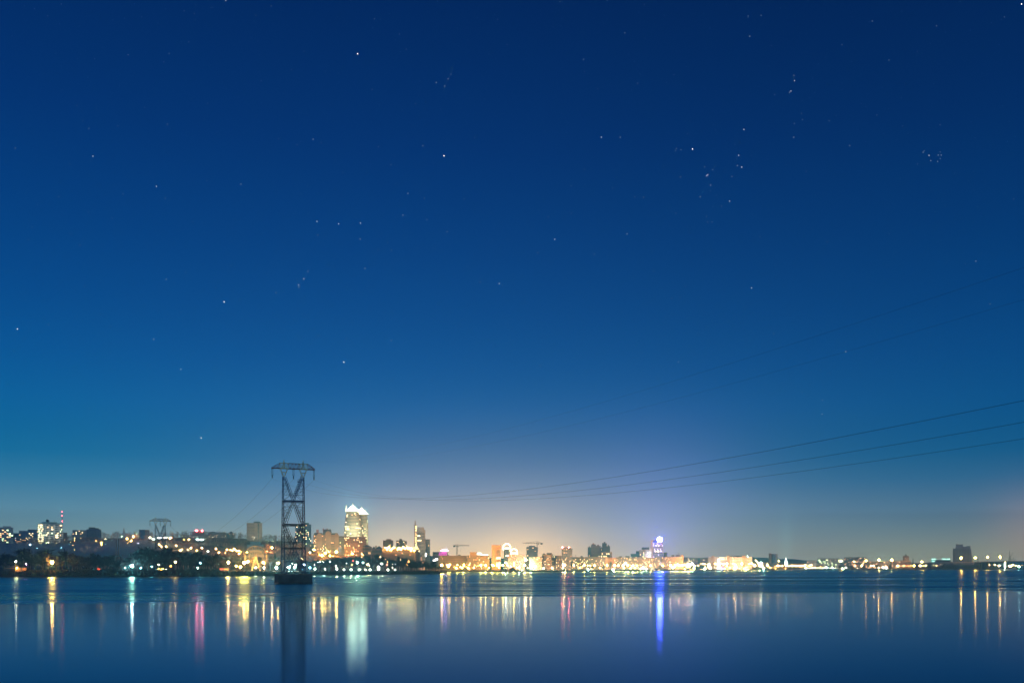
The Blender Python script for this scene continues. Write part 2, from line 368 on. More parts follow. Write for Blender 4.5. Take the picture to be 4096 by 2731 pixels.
# ------------------------------------------------------------------ stars
def stars():
    A = [(1642,248,4),(2058,363,2),(2003,380,2),(2042,396,2),(2071,342,1),(1456,1017,3),(1555,1028,3),(1655,1025,3),(1459,1079,2),(1654,1098,2),(2039,716,4),(1941,670,2),(1738,674,2),(1438,640,2),(1280,637,1),
         (1574,793,1),(1199,372,1),(1339,321,1),(1395,237,1),(1873,889,2),(1850,988,2),(2053,1064,2),(1676,1233,2),(1395,1280,3),(1371,1308,3),(1373,1318,2),(1414,1246,2),(1029,1386,4),(80,1510,4),(705,1557,3),(763,1282,2),(852,1251,1),
         (147,1042,1),(70,681,2),(427,718,3),(353,485,1),(408,590,1),(541,579,1),(320,753,1),(435,271,1),(588,253,2),(777,247,1),(219,74,1),(159,42,1),(282,20,1),(650,78,1),(893,64,1),(1036,4,3),(845,51,1),(1174,72,1),(1246,30,1),
         (953,475,1),(769,571,2),(718,856,3),(1106,846,2),(565,891,1),(270,903,1),(515,1003,1),(885,1018,1),(324,1075,1),(759,911,1),(1267,1344,2),(1366,1426,1),(1462,1541,2),(1591,1555,2),(1797,1564,3),(1738,1147,1),(1798,1150,1),(1780,1115,1),
         (2205,1295,2),(2293,1302,3),(2307,1308,1),(1907,477,1),(1709,411,1),(1866,227,1),(1834,158,1),(1720,88,1),(2285,90,1),(2329,206,1),(2179,632,1),(1795,757,1),(1949,911,1),(1960,1009,1),(2132,914,1),(1475,656,1),(1364,665,1),(2180,632,1),
         (389,1315,1),(463,1440,1),(508,1498,1),(832,1433,1),(222,1490,1),(1061,1219,1),(131,1102,1),(172,941,1),(405,974,1),(367,1125,1),(949,830,1),(664,495,1),(752,286,1),(867,194,1)]
    B = [(829,685,4),(1065,595,3),(410,631,3),(497,631,2),(1041,714,3),(1055,768,3),(1035,761,2),(885,767,1),(922,780,1),(894,808,3),(899,803,3),(912,851,2),(864,904,2),(999,924,3),(774,813,2),(604,906,2),(564,904,1),(272,854,1),(272,978,2),(528,1074,2),
         (196,1099,3),(118,1160,2),(518,152,2),(608,22,1),(221,10,1),(328,274,1),(333,330,1),(393,408,1),(577,383,1),(744,345,1),(1092,168,2),(1191,211,1),(1144,72,1),(1084,75,1),(1295,347,2),(1297,371,3),(1281,419,3),(1274,425,2),(1206,435,1),
         (1329,522,2),(1334,550,1),(1296,568,1),(1294,631,2),(1515,206,1),(1654,98,2),(1949,120,2),(1862,238,1),(1731,277,1),(2340,20,4),(2261,79,1),(1551,669,2),(1675,529,1),(1456,555,1),(1888,700,2),(1893,693,1),(1915,714,3),(1923,738,2),(1954,742,2),(1957,713,2),
         (1971,713,2),(1966,699,1),(1966,729,1),(1862,754,1),(1966,574,1),(1794,579,1),(2304,914,1),(2130,1199,2),(2082,1211,1),(2222,1272,1),(2195,1395,2),(1100,1322,3),(733,1368,2),(771,1365,1),(797,1314,1),(650,1245,1),(1202,1532,2),(1448,1110,1),(755,683,1),(751,692,1),(776,689,1),
         (753,980,1),(893,994,1),(898,1020,1),(919,1020,1),(962,948,1),(1010,811,1),(333,779,1),(462,864,1),(166,995,1),(378,1167,1),(1138,1087,1),(1352,787,1),(1732,1073,1),(706,1455,1),(853,1531,1)]
    C = [(1579,629,4),(830,662,3),(924,977,4),(507,978,2),(550,1135,2),(868,1186,2),(1305,849,1),(1461,851,1),(1405,899,1),(1983,709,1),(1799,711,1),(1630,715,1),(2170,670,2),(2286,771,1),(1276,1078,2)]
    Dd = [(764,628,3),(731,652,1),(130,645,2),(1533,581,3),(1425,804,2),(1424,868,3),(1459,679,1),(1331,767,1),(935,716,1),(611,785,1),(498,962,1)]
    pts = [(a/1.148, b/1.148, k) for a, b, k in A]+[(2048+a/1.148, b/1.148, k) for a, b, k in B]+[(a/1.148, 900+b/1.148, k) for a, b, k in C]+[(2048+a/1.148, 900+b/1.148, k) for a, b, k in Dd]
    r = random.Random(3)
    for i in range(520):
        pts.append((r.uniform(-700, 4800), 1650*r.random()**1.25-100, 0))
    m = [emit('starlight_faint', (.2,.55,1), .45, False), emit('starlight_dim', (.4,.7,1), .7, False), emit('starlight_mid', (.6,.85,1), .8, False), emit('starlight_bright', (.85,.95,1), 1.4, False), emit('starlight_brightest', (1,.92,.82), 3.0, False)]
    b = MB(); v, f = ico(); D = 30000.0
    for px, py, k in pts:
        q = (1.0,1.1,1.25,1.45,1.9)[k]/F*D; cx, cz = X(px, D), Z(py, D); n = len(b.v)
        for a in v: b.v.append((cx+a[0]*q*1.15, D+a[1]*q, cz+a[2]*q-a[0]*q*.5))
        for a in f: b.f.append(tuple(n+i for i in a)); b.m.append(k)
    tag(b.build('night_sky', m), kind='structure')
stars()

# ------------------------------------------------------------------ power pylons (lattice portal towers)
ZP = dict(base=6.0, a=22.2, b=37.0, c=51.8, top=66.8, arm=72.0, armt=75.4, tip=77.2)
HWID = 6.45
def hd(z_): return 6.3-(z_-6.0)*.079          # half depth of the tower at a height
def pylon_meshes():
    P = {}
    lv = [6.0, 22.2, 37.0, 51.8, 66.8]
    def section(i):
        """one storey of the tower: outer posts, the leaning lattice girders of the V or A, braces and the tie beam"""
        b = MB(); z0, z1 = lv[i], lv[i+1]; vee = i in (1, 3)       # V opens upward
        w = (.50,.44,.40,.36)[i]; tw = w*.38
        for sx in (-1, 1):
            for sy in (-1, 1):
                b.bar((sx*HWID, sy*hd(z0), z0), (sx*HWID, sy*hd(z1), z1), w)
                c0, c1_ = (sx*.25, sy*hd(z0), z0), (sx*HWID*.93, sy*hd(z1), z1)
                if not vee: c0, c1_ = (sx*HWID*.93, sy*hd(z0), z0), (sx*.25, sy*hd(z1), z1)
                # twin chords of the leaning girder
                off = Vector((sx*.95, 0, 0)); a, e = Vector(c0), Vector(c1_)
                b.bar(a, e, w*.72); a2 = a+(-off if not vee else off)*(1 if vee else 1); e2 = e+(-off if not vee else off*.2)
                if not vee: a2 = a-off*.0+Vector((-sx*1.3,0,0)); e2 = e+Vector((-sx*.0,0,-2.4))
                else: a2 = a+Vector((0,0,2.4)); e2 = e+Vector((-sx*1.2,0,0))
                b.bar(a2, e2, w*.55)
                for k in range(1, 8):
                    t = k/8; t2 = (k+.5)/8
                    b.bar(a.lerp(e, t), a2.lerp(e2, min(1, t2)), tw*.8)
                # braces between the post and the girder
                for k in range(1, 4):
                    t = k/4; zz = z0+(z1-z0)*t; pA = Vector((sx*HWID, sy*hd(zz), zz)); pB = a.lerp(e, t)
                    b.bar(pA, pB, tw)
                    t3 = (k-1)/4 if vee else (k+1)/4
                    zz3 = z0+(z1-z0)*t3; b.bar(pB, (sx*HWID, sy*hd(zz3), zz3), tw)
                    if (vee and k < 3) or (not vee and k > 1):
                        t4 = t+(.25 if vee else -.25); zz4 = z0+(z1-z0)*t4
                        b.bar(pB, (sx*HWID, sy*hd(zz4), zz4), tw*.8)
            # side faces: crossed bracing between the front and back posts
            n = 4
            for k in range(n):
                za, zb = z0+(z1-z0)*k/n, z0+(z1-z0)*(k+1)/n
                b.bar((sx*HWID, -hd(za), za), (sx*HWID, hd(zb), zb), tw); b.bar((sx*HWID, hd(za), za), (sx*HWID, -hd(zb), zb), tw)
                b.bar((sx*HWID, -hd(zb), zb), (sx*HWID, hd(zb), zb), tw)
            for k in range(4):                                        # the girders' own side bracing
                ta, tb = k/4, (k+1)/4; 
                def gp(t, s_):
                    zz = z0+(z1-z0)*t; xx = sx*(.25+(HWID*.93-.25)*(t if vee else 1-t)); return (xx, s_*hd(zz), zz)
                b.bar(gp(ta,-1), gp(tb,1), tw*.8); b.bar(gp(tb,-1), gp(tb,1), tw*.8)
        if i > 0:                                                     # tie beams at the foot of this storey
            for sy in (-1, 1):
                b.bar((-HWID, sy*hd(z0), z0), (HWID, sy*hd(z0), z0), .62); b.bar((-HWID, sy*hd(z0), z0-.9), (HWID, sy*hd(z0), z0-.9), .25)
            b.box(-1.3, 1.3, -hd(z0), hd(z0), z0-.5, z0-.2)
        return b
    P['low'] = section(0).mesh('lower_frame', STEEL_B)
    m2 = section(1).mesh('middle_frame', STEEL_D); P['mid'] = m2
    P['mid2'] = section(2).mesh('middle_frame', STEEL_D)
    P['up'] = section(3).mesh('upper_frame', STEEL_B)
    for nm_, z0, z1 in (('ladder', 52, 66), ('ladder2', 22.5, 36)):     # climbing ladders on the right-hand girders
        b = MB(); b.bar((-.6,-hd(z0)+.3,z0+2.3),(HWID-2,-hd(z1)+.3,z0+(z1-z0)*.92+2.3),.2)
        for k in range(12):
            t = k/12; p = Vector((.2+(HWID-.6)*t, -hd(z0+(z1-z0)*t)-.1, z0+(z1-z0)*t+2.2)); b.box(p.x-1.5, p.x-.2, p.y-.3, p.y+.9, p.z, p.z+.22)
        P[nm_] = b.mesh('ladder', STEEL_B)
    b = MB(); b.box(2.2, 4.4, -3.2, -1.0, 63.6, 64.0)
    for k in range(5): b.bar((2.2+k*.5,-3.2,64), (2.2+k*.5,-3.2,65.2), .1)
    b.bar((2.2,-3.2,65.2), (4.4,-3.2,65.2), .12)
    P['land'] = b.mesh('landing', STEEL_B)
    zb, zt = ZP['arm'], ZP['armt']; bd = 1.3
    def arm(x0, x1, top0, top1, n):
        b = MB()
        for sy in (-bd, bd):
            b.bar((x0,sy,zb),(x1,sy,zb),.42); b.bar((x0,sy,top0),(x1,sy,top1),.22)
            for k in range(n+1):
                t = k/n; xx = x0+(x1-x0)*t; tt = top0+(top1-top0)*t
                if tt-zb > .3: b.bar((xx,sy,zb),(xx,sy,tt),.13)
                if k < n:
                    x2 = x0+(x1-x0)*(k+1)/n; t2 = top0+(top1-top0)*(k+1)/n
                    b.bar((xx,sy,zb) if k % 2 else (xx,sy,tt), (x2,sy,t2) if k % 2 else (x2,sy,zb), .12)
        for k in range(n+1):
            t = k/n; xx = x0+(x1-x0)*t; b.bar((xx,-bd,zb),(xx,bd,zb),.12); b.bar((xx,-bd,top0+(top1-top0)*t),(xx,bd,top0+(top1-top0)*t),.1)
        return b
    P['arml'] = arm(-13.3,-8.4,zb+.5,zt,4).mesh('arm_tip', STEEL_R); P['arm'] = arm(-3.1,3.9,zt,zt,6).mesh('cross_arm', STEEL_R); P['armr'] = arm(8.9,13.3,zt,zb+.5,4).mesh('arm_tip', STEEL_R)
    def head(cx):
        b = MB(); q = arm(cx-2.6, cx+2.7, zt, zt, 4); b.v += q.v; b.f += q.f; b.m += q.m
        for sy in (-bd, bd):                                            # spread struts down to the leg
            for dx in (-2.4, 2.6):
                b.bar((cx+dx*.9, sy, zb), (cx+dx*.12, sy*.9, 66.6), .24)
            b.bar((cx-1.5, sy, 69.6), (cx+1.6, sy, 69.6), .22); b.bar((cx-1.5,sy,69.6),(cx+.3,sy,67.2),.15)
        for dx in (-.7, .7):                                            # mast for the earth wire
            for sy in (-.7, .7): b.bar((cx+dx, sy, zb), (cx, 0, ZP['tip']+.4), .22)
        for k in range(4): b.bar((cx-.7+k*.1, -.6, zb+1+k*1.1), (cx+.7-k*.1, -.6, zb+1.6+k*1.1), .14)
        for k in range(3): b.bar((cx-.6, .6, zb+1+k*1.1), (cx+.6, .6, zb+1.6+k*1.1), .14)
        return b
    P['headl'] = head(-5.9).mesh('arm_panel', PALE); P['headr'] = head(6.1).mesh('arm_panel', PALE)
    b = MB()
    for dx in (-.36, .36):
        pr = [(.05,0)]
        for k in range(14): pr += [(.07,-.1-k*.27),(.24,-.19-k*.27),(.07,-.28-k*.27)]
        b.lathe(pr, 8, dx, 0)
    b.box(-.75,.75,-.12,.12,-.2,-.05); b.box(-.8,.8,-.12,.12,-4.05,-3.9); b.lathe([(.12,-4.0),(.34,-4.4),(.34,-5.6),(.1,-6.1)], 8)
    P['ins'] = b.mesh('insulator', INSUL)
    return P
PM = pylon_meshes()
def pylon(loc, rz, label, group, base):
    t = thing('power_pylon', label, 'pylon', loc, rz, group)
    for nm, k in (('lower_frame','low'),('middle_frame','mid'),('middle_frame','mid2'),('upper_frame','up'),('ladder','ladder'),('ladder','ladder2'),('landing','land'),('cross_arm','arm'),('arm_tip','arml'),('arm_tip','armr'),('arm_panel','headl'),('arm_panel','headr')):
        mk(nm, PM[k], t)
    for sx in (-13, 0.1, 13): mk('insulator', PM['ins'], t, (sx, 0, 71.7))
    b = MB(); b.box(-1, 1, -1, 1, base, 6.25); fm = b.mesh('footing', STEEL_D)
    for sx in (-1, 1):
        for sy in (-1, 1): mk('footing', fm, t, (sx*HWID, sy*6.3, 0))
    return t
PL, PA = (-137.8, 575.0, 0), rad(24)
PL2, PA2 = (X(641, 1228), 1228, -1.0), rad(27)
pylon(PL, PA, 'tall blue and rust lattice power pylon standing on the concrete pier in the river', 'power pylons', 5.8)
pylon(PL2, PA2, 'small distant blue lattice power pylon rising behind the dark shore trees', 'power pylons', 4.0)
def pier():
    b = MB(); b.hexa([(-10.6,-8,-3),(10.6,-8,-3),(10.6,8,-3),(-10.6,8,-3),(-10.2,-7.7,5.2),(10.2,-7.7,5.2),(10.2,7.7,5.2),(-10.2,7.7,5.2)])
    b.box(-10.5,10.5,-8.0,8.0,5.2,5.75,1); b.box(-10.62,10.62,-8.05,8.05,-.4,.75,2)
    for k in (-6.2,-1.4,3.1,7.4): b.box(k,k+.16,-8.03,-7.6,.8,5.15,2)
    b.box(-10.5,10.5,-8.02,-7.7,2.9,3.05,2)
    o = b.build('concrete_pier', [CONC, mat('pier_cap',(.075,.085,.09),.9,.4,.5), mat('wet_concrete',(.008,.014,.02),.5,.3,.5)], None, PL); o.rotation_euler = (0,0,PA)
    tag(o, 'dark stained concrete block pier in the water carrying the tall power pylon', 'pier')
    r = random.Random(5); b = MB()
pier()
def wire(name, pts, r_, label, group):
    b = MB()
    for p, q in zip(pts, pts[1:]): b.bar(p, q, r_*2)
    tag(b.build(name, mat('wire_metal', (.02,.03,.06), .6, 0)), label, 'power line', group)
def loc2(P0, a, lx, ly=0): return (P0[0]+lx*math.cos(a)-ly*math.sin(a), P0[1]+lx*math.sin(a)+ly*math.cos(a))
dirx, diry = math.sin(PA), -math.cos(PA)
WL = ['upper right, from the left arm tip', 'middle, from the centre of the cross arm', 'lowest right, from the right arm tip']
for i, s in enumerate((-13, .1, 13)):
    x0, y0 = loc2(PL, PA, s); pts = []
    for k in range(61):
        u = k*15.0; pts.append((x0+dirx*u, y0+diry*u, 65.6-.1636*u+.0001827*u*u))
    wire('power_line', pts, .02, ['thick power line from the tall pylon, highest of the three at the right edge', 'thick power line from the tall pylon, middle of the three at the right edge', 'thick power line from the tall pylon, lowest of the three at the right edge'][i], 'power lines crossing the river')
for i, s in enumerate((-5.9, 6.1)):
    x0, y0 = loc2(PL, PA, s); pts = [(x0+dirx*u, y0+diry*u, 77.4-.1287*u+.0001366*u*u) for u in range(0, 901, 15)]
    wire('earth_wire', pts, .009, ['thin earth wire high in the sky, upper of the two from the pylon top', 'thin earth wire high in the sky, lower of the two from the pylon top'][i], 'thin earth wires above the river')
for i, s in enumerate((-13, .1, 13)):
    x0, y0 = loc2(PL, PA, s); x1, y1 = loc2(PL2, PA2, s); pts = []
    for k in range(41):
        w = k/40; pts.append((x0+(x1-x0)*w, y0+(y1-y0)*w, 65.6+(64.6-65.6)*w-4*32*w*(1-w)))
    wire('power_line', pts, .03, ['power line sagging left behind the tall pylon from its left arm tip', 'power line sagging left behind the tall pylon from its cross arm middle', 'power line sagging left behind the tall pylon from its right arm tip'][i], 'power lines running back to the small pylon')

# ------------------------------------------------------------------ street lamps
POLE = {}
def lamp(px, py, c_, s, D=None, name='street_lamp', label='', group='', h=8.0, head='lamp_head'):
    if D is None:
        D = solve(px, py, h)
        if D is None: D = shore(px)+45+R.uniform(-10, 25)
    D = max(D, shore(px)+9)
    zz = Z(py, D); gz = g(px, D)
    hgt = max(2.5, zz-gz)
    t = thing(name, label, 'lamp', (X(px, D), D, gz), 0, group)
    if 'p' not in POLE:
        b = MB(); b.bar((0,0,-.05),(0,0,1),.22,0,.14); POLE['p'] = b.mesh('pole', STEEL_D)
        b = MB(); b.box(-.5,.5,-.25,.25,0,.18); POLE['h'] = b.mesh('hood', STEEL_D)
    mk('pole', POLE['p'], t, (0,.3,0), (1,1,hgt+.3))
    r_ = LPOW[s][0]
    hd_ = ball(head, lampmat(c_, s), t, (0,-.2,zz-gz), r_)
    mk('hood', POLE['h'], t, (0,-.1,zz-gz+r_+.02), (1,1,1))
    return t
def lamps(pts, place, group, cname, name='street_lamp', **k):
    pts = sorted(pts, key=lambda q: q[0]); n = len(pts)
    for i, q in enumerate(pts):
        px, py, c_, s = q[:4]; D = q[4] if len(q) > 4 else None
        big = {1:'small', 2:'', 3:'bright', 4:'very bright', 5:'small'}[s]
        cn = {'o':'orange','y':'yellow','w':'white','g':'green-white','c':'cyan','r':'red','b':'blue-white','p':'pink','q':'warm white'}[c_]
        lab = '%s %s lamp %s, %s from left' % (big, cn, place, ordw(i+1))
        lamp(px, py, c_, s, D, name, ' '.join(lab.split()), group, **k)
# left bank
lamps([c1(268,1110)+('w',2,905), c1(440,1157)+('p',1), c1(878,1128)+('o',4,915), c1(2218,1185)+('g',3,912), c1(2105,1215)+('g',1)], 'on the dark left bank', 'lamps on the dark left bank', '')
lamps([c1(2243,692)+('q',3), c1(2140,730)+('q',2), c1(2208,763)+('q',2), c1(2155,800)+('o',1), c1(2045,685)+('g',1), c1(1780,733)+('w',1), c1(1700,800)+('o',2), c1(1705,830)+('o',2), c1(1250,755)+('o',1), c1(2325,800)+('b',1), c1(507,833)+('b',2), c1(1033,874)+('c',1),
       c1(630,890)+('c',1), c1(1180,790)+('o',1), c1(1230,840)+('o',1), c1(1255,910)+('o',1), c1(345,740)+('q',1), c1(815,790)+('w',1), c1(1615,763)+('q',1), c1(1570,660)+('g',1)], 'on the hillside left of the small pylon', 'lamps on the far left hillside', '')
HL = [(420,710,'w'),(480,735,'g'),(510,715,'o'),(565,712,'w'),(592,715,'b'),(672,714,'w'),(755,718,'q'),(778,717,'q'),(700,716,'w'),(575,830,'q'),(690,857,'q'),(612,865,'q'),(720,890,'o'),(672,910,'y'),(783,895,'q'),(830,907,'o'),(870,845,'q'),(955,908,'o'),(932,925,'q'),(1055,915,'q'),
      (1103,885,'q'),(1205,928,'o'),(1292,887,'q'),(1395,945,'g'),(1530,895,'q'),(1585,960,'q'),(1687,963,'q'),(1708,907,'o'),(1805,922,'q'),(1835,898,'o'),(1875,930,'q'),(1838,925,'o'),(1770,915,'o'),(1915,937,'o'),(1950,942,'q'),(1910,985,'o'),(1930,970,'o'),(2050,955,'o'),(2025,980,'o'),
      (1205,740,'g'),(1225,740,'g'),(1280,742,'g'),(1307,741,'g'),(1075,742,'o'),(990,742,'o')]
lamps([c2(a, b)+(c_, 5 if (a*7+b) % 4 else 1) for a, b, c_ in HL], 'among the brown trees of the hillside', 'lamps on the brown wooded hillside', '')
lamps([c2(2005,1131)+('y',4,1000), c2(2065,1113)+('y',3,1015), c2(2325,1135)+('o',4,1005), c2(1735,1125)+('q',3,975), c2(845,1120)+('q',2,930), c2(1870,1190)+('y',2,985), c2(1940,1200)+('y',3,1000)], 'on the shore near the big wheel', 'orange lamps round the big wheel', '')
lamps([c2(2195,1210)+('w',2,995), c2(2335,1215)+('w',2,1000), c3(537,735)+('g',3,1010), c3(600,590)+('o',3,1015), c3(955,722)+('g',3,1015), c3(1152,722)+('g',3,1020), c3(868,722)+('b',1,1020), c3(1185,628)+('w',2,1030), c3(1462,635)+('b',2,1035), c3(1070,595)+('g',1,1040), c3(1390,445)+('o',2,1060), c3(400,75)+('q',3), c3(240,190)+('o',1), c3(1000,690)+('b',1,1020)],
      'on the shore behind the tall pylon', 'lamps on the shore behind the tall pylon', '')
PK = [(780,1130,'g',3),(825,1120,'g',3),(968,1128,'g',4),(1055,1128,'g',3),(408,1178,'g',3),(605,1192,'w',2),(165,1215,'c',3),(245,1170,'w',2),(395,1125,'g',2),(303,1128,'g',2),(335,1118,'g',1),(505,1110,'g',2),(1135,1165,'q',3),(1155,1145,'w',2),(1170,1185,'w',2),(1372,1152,'w',3),(1322,1205,'w',4),
      (1555,1210,'w',2),(1612,1157,'b',2),(1550,1157,'w',1),(1410,1155,'w',1),(895,1100,'r',2),(872,1165,'o',2),(1465,1125,'o',1),(1462,1165,'r',1),(1802,1167,'o',2),(1350,1033,'q',2),(1440,1075,'q',1),(1690,1085,'q',1),(1825,1110,'o',1),(1320,1240,'w',3),(620,1240,'w',3),(860,1245,'w',3),(1000,1245,'w',3),(1180,1248,'w',3),(420,1240,'w',2),(1480,1250,'w',3),(1600,1252,'w',2),(250,1235,'w',3),(740,1245,'w',3),(1100,1246,'w',2)]
lamps([c4(a, b)+(c_, max(1, s-1), shore(c4(a, b)[0])+(20 if b > 1230 else 26+R.uniform(0, 30))) for a, b, c_, s in PK], 'among the park trees right of the tall pylon', 'white lamps in the shore park', '')
UP = [(610,950,'y',4),(430,970,'y',4),(370,1010,'y',4),(478,945,'o',2),(232,912,'o',3),(168,958,'w',2),(440,885,'q',1),(880,978,'o',3),(1057,957,'o',2),(1050,990,'o',2),(900,915,'q',1),(820,942,'q',1),(1095,1010,'q',1),(1280,978,'q',2),(1155,978,'o',1),(500,1015,'y',3),(330,1000,'y',2),(560,1030,'y',2),(1000,850,'q',2),(990,880,'q',2)]
lamps([c4(a, b)+(c_, s) for a, b, c_, s in UP], 'on the slope below the twin towers', 'lamps on the slope below the twin towers', '')
# centre quay
Q1 = [(283,1172,'o',4),(412,1160,'o',3),(370,1170,'o',2),(550,1170,'o',2),(655,1172,'o',4),(592,1200,'o',2),(525,1220,'y',3),(625,1220,'o',3),(390,1200,'o',3),(690,1200,'o',1),(727,1220,'o',3),(745,1170,'o',2),(820,1218,'q',2),(940,1175,'y',4),(1018,1177,'y',4),(1130,1170,'y',4),(1150,1180,'y',3),(1212,1180,'y',3),(1305,1177,'y',4),
      (1355,1130,'w',3),(1390,1180,'q',3),(1492,1135,'y',3),(1497,1172,'y',4),(1580,1215,'w',3),(1690,1085,'q',4),(1672,1175,'q',4),(1770,1175,'q',4),(1785,1215,'w',4),(1725,1220,'q',2),(1940,1215,'w',4),(1968,1178,'o',3),(1990,1225,'w',2),(2110,1215,'w',4),(2170,1175,'q',3),(2245,1215,'w',3),(2325,1170,'q',3),(490,1202,'o',1),(840,1175,'o',1),(895,1180,'o',1),(1075,1215,'y',2),(1240,1215,'y',2),(1440,1200,'q',2),(1860,1175,'q',1),(1900,1190,'q',1),(2060,1180,'q',1),(1625,1255,'w',1)]
lamps([c5(a, b)+(c_, s, shore(c5(a, b)[0])+R.uniform(14, 48)) for a, b, c_, s in Q1], 'along the quay left of the red-lit tower', 'lamps along the middle quay', '')
Q2 = [(245,1172,'q',4),(398,1177,'q',3),(575,1172,'y',4),(505,1217,'y',2),(640,1178,'y',2),(680,1178,'y',2),(748,1178,'y',4),(835,1217,'y',2),(960,1175,'q',3),(1085,1178,'q',3),(1148,1178,'y',2),(1230,1175,'q',4),(1310,1175,'y',4),(1390,1178,'q',3),(1460,1178,'y',2),(1268,1140,'w',2),(1240,1218,'y',2),(1355,1218,'y',2),(1430,1218,'y',2),(1690,1180,'o',3),(1750,1228,'w',2),(1895,1180,'o',2),
      (2025,1178,'q',3),(2105,1175,'q',4),(2175,1180,'q',2),(2255,1170,'q',4),(2330,1160,'q',3),(2065,1215,'w',2),(2310,1200,'q',3),(945,1262,'g',2),(1055,1250,'g',4),(1150,1258,'w',3),(1250,1258,'w',3),(1362,1258,'w',2),(1447,1258,'w',3),(640,1245,'g',3),(480,1145,'o',1),(900,1150,'y',1),(1560,1215,'w',3),(1620,1240,'w',2),(1520,1240,'y',2),(70,1178,'q',3),(145,1215,'w',3),(25,1220,'w',3),(215,1218,'w',2)]
lamps([c6(a, b)+(c_, min(4, s+(1 if 1080 < a and b < 1250 else 0)), shore(c6(a, b)[0])+(10 if b > 1240 else R.uniform(14, 48))) for a, b, c_, s in Q2], 'along the quay by the long apartment blocks', 'lamps along the quay by the long blocks', '')
r_ = random.Random(11); Q3 = []
for i in range(60):
    a = r_.uniform(20, 1290); b = r_.choice([1150,1165,1178,1190,1205,1215,1230,1240])+r_.uniform(-7, 7)
    Q3.append((a, b, r_.choice('oqqyqw'), r_.choice([1,2,2,3]) if abs(a-750) < 480 else r_.choice([1,2,3])))
Q3 += [(870,1145,'q',4),(985,1150,'o',3),(1120,1148,'q',4),(1020,1180,'q',4),(1340,1175,'q',4),(1425,1180,'q',4),(1460,1185,'q',3),(1390,1133,'q',2),(1360,1092,'q',2),(1445,1133,'w',3),(1555,1180,'o',3),(1740,1105,'q',2),(1730,1180,'q',3),(1800,1185,'q',2),(1920,1185,'q',2),(1970,1180,'q',3),(2040,1180,'q',3),(2110,1178,'q',2),(2180,1182,'q',3),(2290,1175,'q',3),(1490,1228,'g',3),(1600,1215,'o',2),(1690,1222,'o',2),(1860,1230,'o',2)]
lamps([c7(a, b)+(c_, s, shore(c7(a, b)[0])+(14 if b > 1225 else R.uniform(16, 60))) for a, b, c_, s in Q3], 'by the white hospital-like slabs and flat halls', 'lamps on the right bank quay', '')
Q4 = [(20,738,'q',2),(45,738,'q',2),(75,740,'q',2),(95,738,'q',2),(120,738,'q',1),(60,765,'w',3),(100,765,'o',2),(135,760,'w',2),(160,760,'q',2),(218,755,'o',2),(240,765,'q',2),(280,757,'g',3),(290,770,'g',2),(345,765,'g',2),(440,758,'q',2),(450,768,'w',3),(480,757,'w',2),(580,740,'q',2),(600,768,'w',2),(650,738,'q',3),(745,738,'q',2),(770,738,'q',3),(830,760,'w',2),(870,755,'w',3),(905,740,'q',2),(905,758,'w',4),
      (1025,738,'q',3),(1090,738,'q',3),(1135,737,'q',2),(1160,737,'q',2),(1200,737,'y',4),(1262,738,'q',3),(1320,738,'q',2),(1300,738,'q',1),(1357,733,'q',2),(1435,736,'q',2),(1495,735,'q',1),(1475,720,'w',1),(1990,730,'q',2),(2045,728,'q',2),(2085,740,'q',3),(2110,733,'w',2),(2155,710,'q',3),(2150,730,'w',3),(2150,748,'w',3),(2200,738,'q',3),(2215,745,'q',3),(2240,730,'q',2),(2300,748,'g',4),(2262,735,'q',2),(2330,733,'q',1),(1890,728,'q',1)]
lamps([c8(a, b)+(c_, s, shore(c8(a, b)[0])+R.uniform(14, 80)) for a, b, c_, s in Q4], 'on the far shore seen under the bridge', 'lamps beyond the bridge', '')

# ------------------------------------------------------------------ buildings
UNIT = None
def unitbox(m):
    key = 'u'+m.name
    if key not in BALL:
        b = MB(); b.box(-.5,.5,-.5,.5,-.5,.5); BALL[key] = b.mesh('window', m)
    return BALL[key]
def facade(b, x0, x1, y0, z0, z1, ns, nb, axis='x', sgn=-1, wf=.5, hf=.5, t=.35):
    """bands and piers in relief in front of the glass core, on the face at y0 (axis x) or x=y0 (axis y)"""
    hz = (z1-z0)/ns; wx = (x1-x0)/nb
    def bx(a0, a1, e, c0, c1_):
        lo, hi = (y0-e, y0) if sgn < 0 else (y0, y0+e)
        if axis == 'x': b.box(a0, a1, lo, hi, c0, c1_, 0)
        else: b.box(lo, hi, a0, a1, c0, c1_, 0)
    for i in range(ns+1):
        c0 = z0+i*hz-hz*(1-hf)/2; c1_ = z0+i*hz+hz*(1-hf)/2
        bx(x0-.02, x1+.02, t, max(z0, c0), min(z1, c1_))
    for j in range(nb+1):
        a0 = x0+j*wx-wx*(1-wf)/2; a1 = x0+j*wx+wx*(1-wf)/2
        bx(max(x0, a0)-.01, min(x1, a1)+.01, t+.03, z0, z1)
WN = [0]
